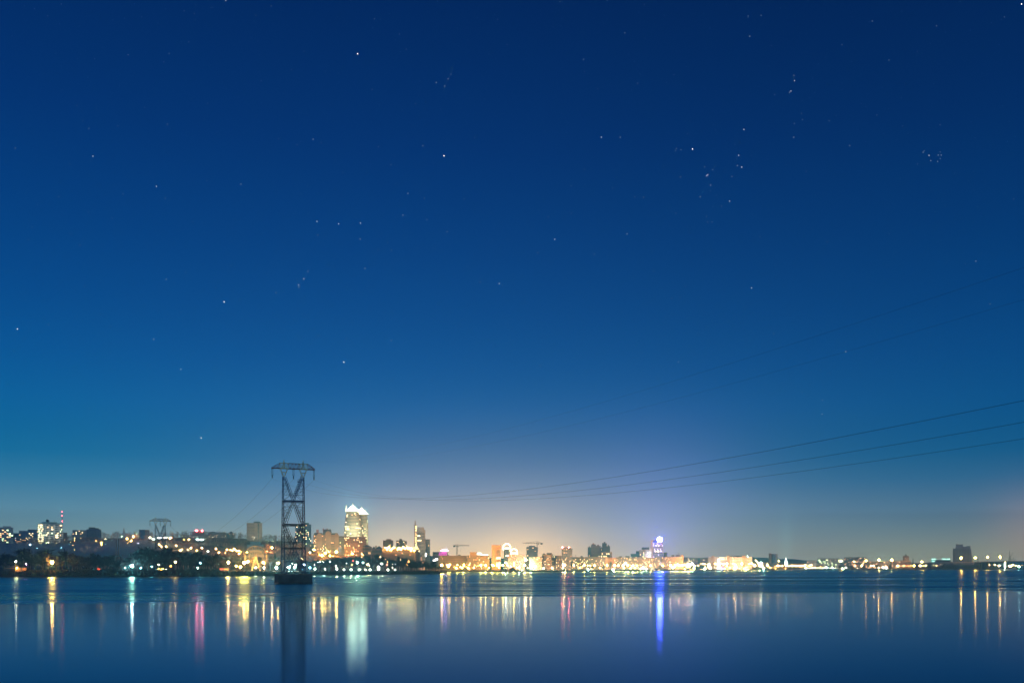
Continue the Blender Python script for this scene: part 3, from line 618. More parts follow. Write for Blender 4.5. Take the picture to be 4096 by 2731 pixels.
def bld(name, label, px0, px1, ytop, D, ns, nb, wall='tan', lit=.15, lc='w', depth=14, wf=.5, hf=.5, ybase=None, rz=0, cat='building', group=None, roof=(), glass=None, seed=0, split='', cap=90, sides=True, rowlit=None):
    pc = (px0+px1)/2
    if D is None: D = solve(pc, ybase) or 2000
    rz = rz or math.atan2(-X(pc, D), D)                     # the streets run along the river: fronts look at the water
    w = (px1-px0)/F*D*math.cos(rz); gz = g(pc, D)-1.0
    base = gz if ybase is None else min(gz, Z(ybase, D))
    h = Z(ytop, D)-base
    t = thing(name, label, cat, (X(pc, D), D, base), rz, group)
    b = MB(); hw = w/2
    b.box(-hw+.3, hw-.3, .3, depth-.3, 0, h-.4, 1)
    z0 = .3; b.box(-hw, hw, 0, depth, 0, z0, 0); b.box(-hw-.15, hw+.15, -.15, depth+.15, h-.6, h, 0)
    facade(b, -hw, hw, .33, z0, h-.6, ns, nb, 'x', -1, wf, hf)
    if sides:
        n2 = max(2, int(depth/4)); facade(b, 0, depth, hw-.33, z0, h-.6, ns, n2, 'y', 1, wf*.6, hf); facade(b, 0, depth, -hw+.33, z0, h-.6, ns, n2, 'y', -1, wf*.6, hf)
    b.box(-hw, hw, depth-.33, depth, z0, h-.6, 0)
    b.build('wall', [WALLS[wall], glass or GLASSD], t)
    r = random.Random(seed+int(px0)*3+int(ytop)); hz = (h-.6-z0)/ns; wx = w/nb; k = 0
    for i in range(ns):
        for j in range(nb):
            p = lit
            if rowlit and i in rowlit: p = rowlit[i]
            if r.random() < p and k < cap:
                m = WIN[r.choice(lc)]; k += 1
                mk('window', unitbox(m), t, (-hw+(j+.5)*wx, .22, z0+(i+.5)*hz), (wx*wf*.96, .1, hz*hf*.96))
    for kind, u0, u1, hh in roof:
        q = MB(); a0, a1 = -hw+u0*w, -hw+u1*w
        if kind == 'box': q.box(a0, a1, depth*.25, depth*.7, h, h+hh); q.build('rooftop_housing', ROOFD, t)
        elif kind == 'slab': q.box(a0, a1, .5, depth-.5, h, h+hh); q.build('rooftop_housing', WALLS[wall], t)
        elif kind == 'gable': q.prism([(a0,h),((a0+a1)/2,h+hh),(a1,h)], -.1, depth); q.build('roof', ROOFT, t)
        elif kind == 'mast':
            q.bar(((a0+a1)/2, depth/2, h), ((a0+a1)/2, depth/2, h+hh), .5); q.build('antenna', STEEL_D, t)
        elif kind == 'red':
            q.bar(((a0+a1)/2, 1, h), ((a0+a1)/2, 1, h+hh), .3); q.build('antenna', STEEL_D, t); ball('warning_light', lampmat('r', 3), t, ((a0+a1)/2, .4, h+hh), .55)
        elif kind == 'beacon':
            q.bar(((a0+a1)/2, 1, h), ((a0+a1)/2, 1, h+hh), .3); q.build('antenna', STEEL_D, t); ball('warning_light', emit('beacon_red', (1,.03,.05), 3200, True), t, ((a0+a1)/2, .4, h+hh), .8)
        elif kind == 'sign':
            q.box(a0, a1, -.6, -.2, h-.2, h+hh); q.build('roof_sign', WIN_SIGN, t)
    return t, base, h, w, D
WIN_SIGN = emit('sign_light_white', (1,.97,.85), 9, True)
SGC = emit('sign_light_cyan', (.35,1,.85), 9, True); SGP = emit('sign_light_pink', (1,.12,.62), 3.0, True)

def fill_light(parent, loc, target, E, color=(1,.86,.55), cone=70):
    """an unseen spot light, added in front of a facade to brighten it; E = light reaching the facade"""
    d = Vector(target)-Vector(loc); l = bpy.data.lights.new('facade_light', 'SPOT'); l.energy = E*4*math.pi*d.length_squared; l.color = color; l.spot_size = rad(cone); l.spot_blend = .8; l.shadow_soft_size = 1.0
    o = mk('facade_light', l, parent, loc); o.rotation_euler = d.to_track_quat('-Z', 'Y').to_euler()
# left hill skyline
bld('office_block','pale terraced office block with greenish and orange lit floors at the far left edge', -30,53,2108,None,9,9,'pale',.28,'gwo',ybase=2170,wf=.8, roof=[('slab',.5,.9,2.5)])
bld('dark_block','low dark blue block with two stacked blue-white windows left of the curved white office tower', 27,77,2131,None,5,8,'dark',.02,'b',ybase=2163, rowlit={2:.12,3:.12})
bld('apartment_block','blue-grey block with a dark slab roof just left of the curved white office tower', 76,153,2122,None,8,12,'blue',.14,'wy',ybase=2170,roof=[('box',.45,1.0,3)])
bld('low_house','plain pale low house under the dark-roofed block on the left hill', 111,147,2151,None,3,6,'white',.0,'w',ybase=2170)
bld('low_house','small hillside house with rows of orange lit windows at the far left', 60,110,2156,None,4,9,'dark',.35,'ow',ybase=2176)
def curved_office():
    D = solve(200, 2164) or 1800; t = thing('office_tower', 'large white curved office tower with banded windows and rooftop dishes on the left hill', 'building', (X(201, D), D, g(201, D)-1)); t.rotation_euler[2] = math.atan2(-X(201,D),D)
    base = g(201, D)-1; s = D/F*math.cos(math.atan(X(201,D)/D)); h = Z(2096, D)-base; b = MB(); w = 98*s; hw = w/2
    # curved left wing (half drum) and the flat right wing
    r0 = 20*s
    b.lathe([(r0-.4,0),(r0-.4,h)], 18, -hw+r0, r0, 1); b.lathe([(0,h),(r0+.2,h)], 18, -hw+r0, r0, 0)
    b.box(-hw+r0, hw, .4, 26, 0, h-.3, 1); b.box(-hw+r0, hw+.2, -.2, 26, h-.9, h, 0)
    n = 10
    for i in range(n+1):
        z_ = i*h/n; b.lathe([(r0,max(0,z_-.9)),(r0+.15,max(0,z_-.9)),(r0+.15,z_+.9),(r0,z_+.9)], 18, -hw+r0, r0, 0)
        b.box(-hw+r0, hw, 0, .4, max(0,z_-.95), min(h,z_+.95), 0); b.box(hw-.4, hw, 0, 26, max(0,z_-.95), min(h,z_+.95), 0)
    for u in (0,.12,.3,.33,.55,.6,.82,.86,1.0):
        xx = -hw+r0+(2*hw-r0)*u; b.box(xx-.7, xx+.7, -.05, .4, 0, h, 0)
    for k in range(9):
        a = math.pi+ k*.33; b.bar((-hw+r0+(r0)*math.cos(a), r0+r0*math.sin(a), 0), (-hw+r0+r0*math.cos(a), r0+r0*math.sin(a), h), .7, 0)
    b.build('wall', [WALLS['white'], GLASSD], t)
    q = MB(); q.lathe([(r0*.95,h),(r0*.9,h+2.2),(r0*.4,h+4.4),(0,h+4.8)], 16, -hw+r0*1.3, r0); q.box(-hw+r0*1.6, hw*.55, 4, 18, h, h+4.6); q.box(hw*.2, hw*.9, 5, 16, h, h+2.6); q.bar((hw*.35,6,h),(hw*.35,6,h+8),.5)
    q.build('roof', WALLS['teal'], t)
    fill_light(t, (10,-45,0), (0,0,h*.6), 1.3, (1,.85,.55)); fill_light(t, (-25,-40,0), (-hw*.6,0,h*.6), .9, (.7,1,.75))
    q = MB(); q.lathe([(0.2,0),(2.2,.6),(3.4,1.8)], 14); d = q.build('satellite_dish', STEEL_D, t, (-hw*.25, 5, h+6)); d.rotation_euler = (rad(60),0,rad(20))
    q = MB(); q.bar((0,0,0),(0,0,2.6),.4); q.build('dish_mount', STEEL_D, t, (-hw*.25, 5.6, h+4))
    r = random.Random(2); hz = h/n
    for i in range(n):
        for u in range(14):
            xx = -hw+r0+(2*hw-r0)*(u+.5)/14; p = .10 if i not in (5,9) else .35
            if r.random() < p: mk('window', unitbox(WIN[r.choice('gwy')]), t, (xx, .2, (i+.5)*hz), (w/20, .15, hz*.5))
        for k in range(8):
            a = math.pi+.12+k*.2
            if r.random() < .5: mk('window', unitbox(WIN[r.choice('gyy')]), t, (-hw+r0+(r0-.1)*math.cos(a), r0+(r0-.1)*math.sin(a), (i+.5)*hz), (w/22,.3,hz*.5), a+math.pi/2)
curved_office()
def mast():
    D = 1900; t = thing('radio_mast', 'thin radio mast with three red warning lights behind the curved white office tower', 'mast', (X(249,D), D, g(249,D)))
    b = MB(); h = Z(2045,D)-g(249,D)
    for a in range(3):
        b.bar((1.2*math.cos(a*2.09),1.2*math.sin(a*2.09),0),(.3*math.cos(a*2.09),.3*math.sin(a*2.09),h),.22)
    for k in range(20):
        f = k/20; r1 = 1.2-.9*f; b.bar((r1,0,h*f),(-r1*.5,r1*.8,h*(f+.05)),.12); b.bar((-r1*.5,-r1*.8,h*f),(r1,0,h*(f+.05)),.12)
    b.build('lattice', STEEL_R, t)
    for y_ in (2047,2061,2083): ball('warning_light', emit('mast_red', (1,.06,.07), 110, True), t, (0,-.8,Z(y_,D)-g(249,D)), .6)
mast()
bld('low_house','small peach block just right of the curved white office tower', 251,269,2129,None,5,4,'orange',.02,'w',ybase=2160)
bld('apartment_block','pale grey block with bright square windows left of the dark stepped block', 290,362,2119,None,8,12,'grey',.05,'wy',ybase=2165, rowlit={5:.3,6:.25})
bld('apartment_block','dark violet stepped block on the left hill with rooftop sheds', 346,405,2116,None,9,9,'dark',.0,'w',ybase=2165,roof=[('box',.15,.6,4),('box',.6,.85,2.5)])
bld('old_house','orange floodlit ruin-like house front among trees on the left slope', 320,393,2182,None,4,14,'orange',.45,'ow',ybase=2207,wf=.55,roof=[('gable',.0,.3,3),('gable',.6,1,3)])
def spire_church():
    D = solve(496, 2145) or 1900; z0 = g(496,D); t = thing('church', 'small white church with a thin spire on the hill crest left of the small pylon', 'church', (X(498,D),D,z0)); h = Z(2136,D)-z0
    b = MB(); b.box(-8,9,0,12,-1,h); b.prism([(-8.3,h),(.5,h+3),(9.3,h)],-.3,12.3); b.build('nave', WALLS['white'], t)
    b = MB(); b.box(-3,0.6,-2,2,-1,h+5); b.lathe([(1.9,h+5),(1.2,h+9),(.35,h+14),(.1,Z(2110,D)-z0)],8,-1.2,0); b.build('steeple', WALLS['white'], t)
spire_church()
bld('apartment_block','distant block with a blue-grey left half, left of the small pylon', 556,580,2117,2150,9,5,'blue',.0,'w')
bld('apartment_block','distant block with a peach lit end wall, left of the small pylon', 580,598,2118,2140,9,3,'orange',.0,'w',wf=.25)
bld('long_building','long low building with a dark roof on the crest left of the red-lit white tower', 722,852,2140,2050,3,26,'pale',.12,'gw',roof=[('box',0,1,1.2)])
bld('office_block','stepped cream office block with two red roof beacons on the hill crest', 769,817,2126,2100,6,9,'beige',.03,'w',roof=[('slab',.3,1,2.5),('beacon',.36,.4,3),('beacon',.82,.86,2.5)])
bld('school_building','long cream building on the crest with a cluster of very bright windows', 831,905,2128,2060,6,16,'pale',.04,'wy',rowlit={1:.3,3:.2},roof=[('box',.1,.4,1.5)])
bld('gabled_house','pale blue house with a triangular gable on the hill crest', 905,934,2131,2060,5,7,'teal',.08,'o',roof=[('gable',.3,1,4.4)])
bld('low_block','long low grey block between the gabled house and the cream hotel slab', 935,990,2152,2050,2,14,'grey',.12,'or')if False else bld('low_block','long low grey block between the gabled house and the cream hotel slab', 935,990,2152,2050,2,14,'grey',.2,'o')
def hotel():
    D = solve(1018,2163) or 1700; base = g(1018,D)-1; t = thing('hotel', 'tall cream hotel slab with rows of windows on its left half', 'building', (X(1018,D),D,base)); t.rotation_euler[2] = math.atan2(-X(1018,D),D); s = D/F*math.cos(math.atan(X(1018,D)/D)); h = Z(2092,D)-base; hw = 31*s
    b = MB(); a = -hw; m = 0*s; r = hw
    b.box(a+.3, r-.3, .35, 16, 0, h-.3, 1)
    facade(b, a, m, .35, 0, h, 12, 12, 'x', -1, .62, .42)
    b.box(m, 15*s-1.2, 0, .35, 0, h); b.box(15*s+1.6, r, 0, .35, 0, h); b.box(r-.35, r, .35, 16, 0, h); b.box(a, a+.35, .35, 16, 0, h)
    for i in range(13): b.box(15*s-1.2, 15*s+1.6, .1, .35, i*h/13, i*h/13+1)
    b.box(a-.2, r+.2, -.2, 16.2, h, h+.7); b.build('wall', [WALLS['beige'], GLASSD], t)
    fill_light(t, (0,-55,8), (0,0,h*.6), 1.6, (1,.88,.60))
    q = MB(); q.box(-hw*.1, hw*.75, 3, 12, h+.7, h+3.6); q.build('rooftop_housing', ROOFD, t)
    for xx in (.05,.3,.5):
        q = MB(); q.bar((hw*xx,6,h+3.6),(hw*xx,6,h+7),.25); q.build('antenna', STEEL_D, t)
hotel()
bld('low_block','low pale green lit terrace right of the cream hotel slab', 1050,1100,2160,1880,2,12,'pale',.3,'g')
bld('culture_hall','white scalloped hall building directly behind the big wheel', 988,1055,2178,1240,4,9,'teal',.0,'w',roof=[('slab',.2,.8,4)],wf=.45)
bld('apartment_tower','pale blue slab tower partly hidden behind the tall lattice pylon', 1181,1245,2096,1750,13,14,'blue',.10,'gwy',roof=[('box',.6,.85,3)],rowlit={5:.35,7:.45,8:.3})
# gabled apartment house
def gabled():
    D = 1640; base = g(1300,D)-1; s = D/F*math.cos(math.atan(X(1304,D)/D)); t = thing('gabled_apartments', 'cream apartment house with steep dark roofs and curved gables left of the twin towers', 'building', (X(1304,D),D,base)); t.rotation_euler[2] = math.atan2(-X(1304,D),D); hb = Z(2140,D)-base; hw = 51*s
    b = MB(); b.box(-hw,hw,.4,18,0,hb,1); facade(b,-hw,hw,.4,0,hb,11,26,'x',-1,.5,.5); b.box(-hw-.2,hw+.2,0,18,hb,hb+.6)
    for (a0,a1,yt,rnd) in ((-38,-16,2128,0),(-2,20,2122,1),(34,50,2130,1)):
        z1 = Z(yt,D)-base; pts = [(a0*s,hb*.3),(a1*s,hb*.3),(a1*s,z1-5)]
        if rnd: pts += [((a0+a1)/2*s+(a1-a0)/2*s*math.cos(k*math.pi/8), z1-5+5*math.sin(k*math.pi/8)) for k in range(1,8)]
        else: pts += [((a0+a1)/2*s,z1)]
        pts += [(a0*s,z1-5)]; b.prism(pts,-.9,.0)
    b.build('wall', [WALLS['beige'],GLASSD], t)
    for (a0,a1,yt) in ((-50,-12,2130),(-14,24,2116),(20,51,2131)):
        q = MB(); z1 = Z(yt,D)-base; q.prism([(a0*s,hb+.6),((a0+4)*s,z1),((a1-4)*s,z1),(a1*s,hb+.6)],1,17); q.build('roof', ROOFT, t)
    for (a0,a1,yt) in ((-39,-29,2117),(-13,-9,2112),(2,8,2113)):
        q = MB(); z1 = Z(yt,D)-base; q.box(a0*s,a1*s,3,8,hb+.6,z1); q.build('turret', WALLS['mauve'], t)
    fill_light(t, (-10,-50,0), (-5,0,hb*.7), 1.3, (1,.80,.50)); fill_light(t, (20,-50,0), (15,0,hb*.7), 1.0, (1,.80,.50))
    r = random.Random(9); ns, nb = 11, 26; hz, wx = hb/ns, 2*hw/nb
    for i in range(ns):
        for j in range(nb):
            if r.random() < {4:.25,5:.2,6:.12,3:.2,2:.15}.get(i,.04): mk('window', unitbox(WIN[r.choice('wyw')]), t, (-hw+(j+.5)*wx,-.05 if False else .25,(i+.5)*hz),(wx*.5,.15,hz*.5))
gabled()
# the twin towers
def twin():
    D = 1700; s = D/F
    CR = emit('crown_light_soft', (1,1,.62), 3.2, True); CR2 = emit('crown_light_strong', (1,1,.58), 55, True)
    for (cx, rt, rb, yt, ya, yf, dy, lab, gl) in ((1411,26,35,2046,2022,2012,0,'front tower of the lit twin pair, rounded and banded, with a glowing pyramid crown',1),(1446,24,27,2054,2030,2022,24,'rear right tower of the lit twin pair, slightly lower, with a glowing pyramid crown',2)):
        base = g(cx, D)-2; h = Z(yt,D)-base; t = thing('round_tower', lab, 'building', (X(cx,D+dy),D+dy,base), 0, 'twin towers with lit crowns'); rt *= s; rb *= s; n = 30
        def rr(f): return rb if f < .45 else rb+(rt-rb)*((f-.45)/.55)**1.5
        b = MB(); b.lathe([(rr(k/n)-.7, h*k/n) for k in range(n+1)]+[(0,h)], 36, 0, 0, 1)
        for k in range(n+1):
            f = k/n; r1 = rr(f); z_ = h*f; b.lathe([(r1-.7,z_-.85),(r1,z_-.85),(r1,z_+.85),(r1-.7,z_+.85)],36)
        b.lathe([(rt,h-1.5),(rt+.3,h-1.5),(rt+.3,h+.4),(0,h+.4)],36)
        if gl == 2:
            for k in range(7):
                a = -math.pi/2+.2+k*.2; b.bar((rb*math.cos(a),rb*math.sin(a),0),(rb*math.cos(a),rb*math.sin(a),h*.8),1.0)
        b.build('wall', [mat('sand_panel',(.60,.54,.40),.8,.1,.1), mat('tower_glass',(.03,.05,.06),.15,.2,.1,spec=.7)], t)
        fill_light(t, (-14+gl*8,-75,h*.30), (0,-rb,h*.70), 4.2, (.98,.93,.58), 60)
        q = MB(); apex = Z(ya,D)-base; q.lathe([(rt*.94,h+1.6),(rt*.42,h+1.6+(apex-h)*.50),(.5,apex)],4 if False else 12); q.build('crown', CR, t)
        q = MB(); q.lathe([(rt*.97,h+.4),(rt*.97,h+1.7),(rt*.80,h+3.4)],20)
        for k in range(8):
            a = k*math.pi/4; q.bar((rt*.95*math.cos(a),rt*.95*math.sin(a),h+1.6),(.4*math.cos(a),.4*math.sin(a),apex),.5)
        q.build('crown_frame', CR2, t)
        q = MB(); q.bar((0,0,apex-.5),(0,0,Z(yf,D)-base),.7,0,.3); q.build('finial', CR, t)
        if gl == 1:
            q = MB(); q.lathe([(1.6,h),(1.3,h+5),(.2,Z(2020,D)-base)],8,-rt*.98,-1); q.lathe([(0,h+4),(2.6,h+2),(2.8,h)],8,-rt*.65,-rt*.6); q.build('corner_spire', CR, t)
        r = random.Random(4+gl); hz = h/n; k = 0
        for i in range(3, n):
            for j in range(22):
                a = math.pi+.06+(math.pi-.12)*(j+.5)/22; u = j/22; p = .03
                if gl == 1:
                    if i < 9: p = .16
                    if i in (8,9,7) and u < .45: p = .85
                    if i in (10,11) and .25 < u < .45: p = .6
                    if i in (17,18,19) and .15 < u < .4: p = .6
                    if i == 18 and u > .55: p = .7
                    if i == 7 and u > .5: p = .7
                else: p = .05 if u < .4 else (.42 if i < 15 else .28 if i < 20 else .05)
                if r.random() < p and k < 98:
                    k += 1; r1 = rr((i+.5)/n)-.35
                    mk('window', unitbox(WIN[r.choice('yyw' if gl == 1 else 'gyg')]), t, (r1*math.cos(a), r1*math.sin(a), (i+.5)*hz), (r1*.145*.95,.5,hz*.5), a+math.pi/2)
twin()
bld('brick_apartments','long orange brick apartment block in front of the twin towers', 1378,1467,2146,1600,11,24,'brick',.12,'wyy',roof=[('box',.52,.58,1.5)],rowlit={2:.3,3:.25,1:.3})
bld('apartment_wing','dark blue-brown wing at the left end of the orange brick block', 1355,1378,2143,1608,11,6,'blue',.06,'wg')
bld('stepped_apartments','dim brown stepped block left of the gold-lit roofs', 1532,1573,2160,1750,9,9,'brown',.10,'qo' if False else 'oy',roof=[('slab',.3,.8,2.5)],rowlit={2:.35})
bld('stepped_apartments','dim brown twin-topped block above the gold-lit roofs', 1585,1627,2163,1800,10,9,'brown',.14,'yo',roof=[('slab',.3,.55,4.5),('slab',.0,.8,1.5)])
bld('villa','dark roofed villa with a yellow window below the twin towers', 1450,1487,2186,1500,4,8,'brown',.08,'yo',roof=[('gable',0,1,3.5)])
bld('villa','long dark roofed house with orange chimneys right of the twin towers', 1488,1530,2193,1500,3,8,'brick',.05,'o',roof=[('gable',0,.35,4),('gable',.35,1,4.5),('slab',.33,.45,5)])
def palace():
    D = 1520; base = g(1600,D)-4; s = D/F*math.cos(math.atan(X(1602,D)/D)); t = thing('residence', 'wide orange residence whose steep roofs are dotted with golden floodlights', 'building', (X(1602,D),D,base)); t.rotation_euler[2] = math.atan2(-X(1602,D),D); h = Z(2200,D)-base; hw = 76*s
    b = MB(); b.box(-hw,hw,.4,16,0,h,1); facade(b,-hw,hw,.4,0,h,9,34,'x',-1,.42,.5); b.build('wall',[WALLS['brick'],GLASSD],t)
    for k,(u,w,hh) in enumerate(((-.9,.12,4),(-.62,.14,6),(-.3,.12,5),(-.05,.16,7),(.25,.12,6),(.5,.14,5),(.72,.08,4))):
        q = MB(); q.prism([((u-w)*hw,h),(u*hw,h+hh),((u+w)*hw,h)],-.3,15); q.build('roof', WALLS['brick'], t)
    G = emit('gold_floodlight',(1,.50,.10),520,True)
    for a,b_ in ((1380,920),(1440,880),(1465,915),(1500,870),(1520,920),(1575,880),(1640,912),(1690,890),(1700,905),(1730,880),(1745,870),(1800,870),(1830,900),(1850,880),(1865,925),(1880,890),(1920,925),(1485,885),(1545,900),(1660,885),(1770,890),(1815,885)):
        px,py = c4(a,b_); ball('facade_light', G, t, (X(px,D)-X(1602,D), -1.2, Z(py,D)-base), .55)
    px = c4(1950,0)[0]; xx = X(px,D)-X(1602,D); z1 = Z(2178,D)-base; z0 = Z(2196,D)-base
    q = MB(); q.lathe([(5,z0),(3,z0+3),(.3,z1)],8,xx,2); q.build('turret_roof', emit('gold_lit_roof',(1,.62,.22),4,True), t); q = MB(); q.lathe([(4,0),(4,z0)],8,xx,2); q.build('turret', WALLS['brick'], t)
    r = random.Random(8)
    for i in range(9):
        for j in range(34):
            if r.random() < .06: mk('window', unitbox(WIN[r.choice('oyw')]), t, (-hw+(j+.5)*2*hw/34,.2,(i+.5)*h/9),(hw/34,.15,h/20))
palace()
def tower_right():
    D = 1750; base = g(1680,D)-1; s = D/F; t = thing('office_tower', 'tall grey tower with a rounded top and a slim spired shaft on its left', 'building', (X(1683,D),D,base))
    h = Z(2120,D)-base; r0 = 18*s; b = MB(); b.lathe([(r0-.6,0),(r0-.6,h),(0,h)],24,0,0,1)
    for k in range(24): a = k*math.pi/12; b.bar((r0*math.cos(a)*.98,r0*math.sin(a)*.98,0),(r0*.98*math.cos(a),r0*.98*math.sin(a),h),.8)
    for k in range(0,20,2): b.lathe([(r0-.5,h*k/19-.6),(r0+.05,h*k/19-.6),(r0+.05,h*k/19+.6),(r0-.5,h*k/19+.6)],24)
    b.lathe([(r0+.2,h-2),(r0+.2,h+.3),(0,h+.3)],24); b.lathe([(r0*.76,h),(r0*.76,Z(2110,D)-base),(r0*.66,Z(2108,D)-base),(0,Z(2107.5,D)-base)],20)
    b.build('wall',[WALLS['pale'],GLASSD],t)
    q = MB(); q.box((-27)*s,(-19)*s,2,10,0,Z(2098,D)-base); q.box(-25.5*s,-20.5*s,4,8,Z(2098,D)-base,Z(2083,D)-base); q.bar((-23*s,6,Z(2083,D)-base),(-23*s,6,Z(2078,D)-base),.4); q.build('shaft', WALLS['pale'], t)
    r = random.Random(3)
    fill_light(t, (0,-60,10), (-3,-r0,h*.55), 1.5, (1,.84,.55))
    for (py,n_) in ((2143,4),(2161,5),(2203,3),(2142,2)):
        for k in range(n_):
            a = math.pi*1.32+k*.16; mk('window', unitbox(WIN['y']), t, (r0*.97*math.cos(a),r0*.97*math.sin(a),Z(py,D)-base),(2.0,.5,1.9),a+math.pi/2)
    for k in range(12): ball('trim_light', lampmat('q',1), t, (-19*s, 1.5, Z(2105+k*7,D)-base), .35)
tower_right()
bld('office_tower','slim dark ribbed block attached right of the tall rounded grey tower', 1702,1720,2155,1760,14,5,'grey',.03,'w',wf=.6,hf=.65)
def sign(name, label, px0, px1, y0, y1, D, m, group=None):
    gz = g((px0+px1)/2, D); t = thing(name, label, 'sign', (X((px0+px1)/2,D),D,gz),0,group); w = (px1-px0)/F*D/2
    b = MB(); b.box(-w,w,-.2,.2,Z(y1,D)-gz,Z(y0,D)-gz); b.build('sign_board', m, t)
    b = MB(); b.box(-w*.8,-w*.8+.4,.25,.6,-.3,Z(y0,D)-gz-.2); b.box(w*.8-.4,w*.8,.25,.6,-.3,Z(y0,D)-gz-.2); b.build('sign_posts', STEEL_D, t)
sign('lit_billboard','upright white lit billboard at the foot of the tall rounded grey tower',1701.5,1705,2211,2225,1500,WIN_SIGN)
sign('lit_billboard','blurred white lit billboard left of the long brown apartment block',1741,1751,2233,2240,1660,WIN_SIGN)
sign('lit_billboard','lower white lit billboard just left of the brown apartment block',1732,1742,2238,2243,1640,WIN_SIGN)
def church():
    D = 1330; z0 = g(1683,D); s = D/F; t = thing('church','white church with a dark onion dome rising out of the dark headland trees','church',(X(1683,D),D,z0)); W_ = WALLS['white']
    b = MB(); b.box(-9*s,15*s,0,12,-1,Z(2246,D)-z0); b.lathe([(4*s,0),(4*s,Z(2226,D)-z0)],10,0,3); b.build('nave',W_,t)
    b = MB(); h = Z(2226,D)-z0; b.lathe([(4.3*s,h),(4.6*s,h+1.0),(3.0*s,h+2.6),(1.0*s,h+3.6),(.2*s,h+5.2)],10,0,3); b.bar((0,3,h+5),(0,3,h+7.2),.2); b.bar((-.6,3,h+6.4),(.6,3,h+6.4),.2); b.build('dome', ROOFT, t)
    b = MB(); b.prism([(-9.5*s,Z(2246,D)-z0),(3*s,Z(2240,D)-z0),(15.5*s,Z(2246,D)-z0)],-.3,12.3); b.build('roof', ROOFT, t)
church()
# centre
def pinkhouse():
    t,b_,h,w,D = bld('shopping_centre','low long centre whose right half glows magenta beside the first crane',1731,1791,2206,1900,4,16,'mauve',.0,'w')
    q = MB()
    for i in range(4):
        for j in range(9): q.box(-w/2+w*.42+j*w*.06,-w/2+w*.42+j*w*.06+w*.04,-.3,-.1,h-9+i*2.2,h-8+i*2.2)
    q.box(-w/2+w*.62,w/2-w*.1,-.5,-.2,h-2.5,h-.8); q.build('magenta_lights', SGP, t)
    for k in range(5): ball('roof_light', lampmat('p',2), t, (w*(.1+k*.09),1,h+2.2+(k%2)),.55)
pinkhouse()
def crane(label, pm, y0, yj, pa, pb, D, side):
    z0 = g(pm,D); s = D/F; t = thing('tower_crane', label, 'crane', (X(pm,D),D,z0),0,'tower cranes over the city'); zj = Z(yj,D)-z0; hw = 1.1
    b = MB()
    for sx in (-hw,hw):
        for sy in (-hw,hw): b.bar((sx,sy,0),(sx,sy,zj),.4)
    n = 16
    for k in range(n):
        za, zb = zj*k/n, zj*(k+1)/n
        for sy in (-hw,hw): b.bar((-hw,sy,za),(hw,sy,zb),.25); b.bar((hw,sy,zb),(-hw,sy,zb),.2)
    b.build('mast', STEEL_D, t)
    b = MB(); xa, xb = (pa-pm)*s, (pb-pm)*s
    b.bar((xa,0,zj+.3),(xb,0,zj+.3),.5); b.bar((xa,0,zj+1.6),(xb,0,zj+1.3),.35)
    k = xa
    while k < xb-2: b.bar((k,0,zj+.3),(k+1.2,0,zj+1.5),.2); b.bar((k+1.2,0,zj+1.5),(k+2.4,0,zj+.3),.2); k += 2.4
    b.build('jib', STEEL_D, t)
    b = MB(); b.bar((0,0,zj),(0,0,zj+4.4),.5); b.bar((0,0,zj+4.2),(xa*.8,0,zj+1.6),.18); b.bar((0,0,zj+4.2),(xb*.8,0,zj+1.4),.18); b.build('tie_frame', STEEL_D, t)
    xc = xa if side < 0 else xb; b = MB(); b.box(min(xc,xc-side*4),max(xc,xc-side*4),-1,1,zj-2.2,zj+.1); b.build('counterweight', CONC, t)
    b = MB(); b.box(1.2,3,-1.2,.8,zj-2.6,zj-.2); b.build('cab', WALLS['grey'], t)
    b = MB(); xh = (pb-pm)*s*.28 if side < 0 else (pa-pm)*s*.4; b.bar((xh,0,zj+.2),(xh,0,zj-9),.12); b.box(xh-.4,xh+.4,-.3,.3,zj-10,zj-9); b.build('hook', STEEL_D, t)
crane('tower crane above the long brown apartment block, jib pointing right',1828,0,2182,1813,1877,1800,-1)
crane('tower crane beside the dark high-rise, long jib pointing left',2149,0,2172,2091,2170,1790,1)
bld('apartment_block','long dim brown apartment block behind the orange quay lamps, left end of the quay',1755,1867,2221,1700,8,40,'brown',.02,'o',roof=[('box',.3,.36,1.5),('box',.7,.78,1.8)])
bld('apartment_block','ribbed brown block with a raised centre under the white rooftop sign',1869,1958,2220,1690,9,32,'brown',.05,'yw',roof=[('slab',.12,.4,6)],wf=.45,hf=.8)
sign('roof_billboard','white lit rooftop strip above the ribbed brown block',1910,1925,2210,2217,1720,WIN_SIGN)
sign('roof_billboard','low wide greenish-white lit strip right of the rooftop sign',1926,1952,2217,2220,1725,WIN_SIGN)
def orange_tower():
    t,b_,h,w,D = bld('office_tower','orange floodlit tower with blank left half and a red roofline sign',1967,2003,2179,1700,14,9,'orange',.0,'w',wf=.0001+.0,hf=.3,depth=16)
    fill_light(t, (0,-35,4), (-3,0,h*.6), 3.5, (1,.62,.28))
    q = MB(); hw = w/2
    for k in range(4): x0 = w*.04+k*w*.115; q.box(x0,x0+w*.07,-.35,.0,3,h-9)
    q.box(-hw+w*.36,-hw+w*.39,-.3,.0,3,h-1)
    q.build('dark_bay', GLASSD, t)
    for i,zz in enumerate((9,12,24,h-25,14.5)):
        for k in range(4):
            if not (i == 4 and k == 1): mk('window', unitbox(WIN['y']), t, (w*.075+k*w*.115,-.55,zz),(w*.075,.3,2.0))
    q = MB()                                                            # small red sign lettering, too small to read in the photograph
    for k in range(7): q.box(w*.03+k*w*.06,w*.03+k*w*.06+w*.035,-.3,-.1,h-6.2,h-4.2)
    q.build('roof_sign', emit('sign_light_red',(1,.15,.08),1.2,False), t)
orange_tower()
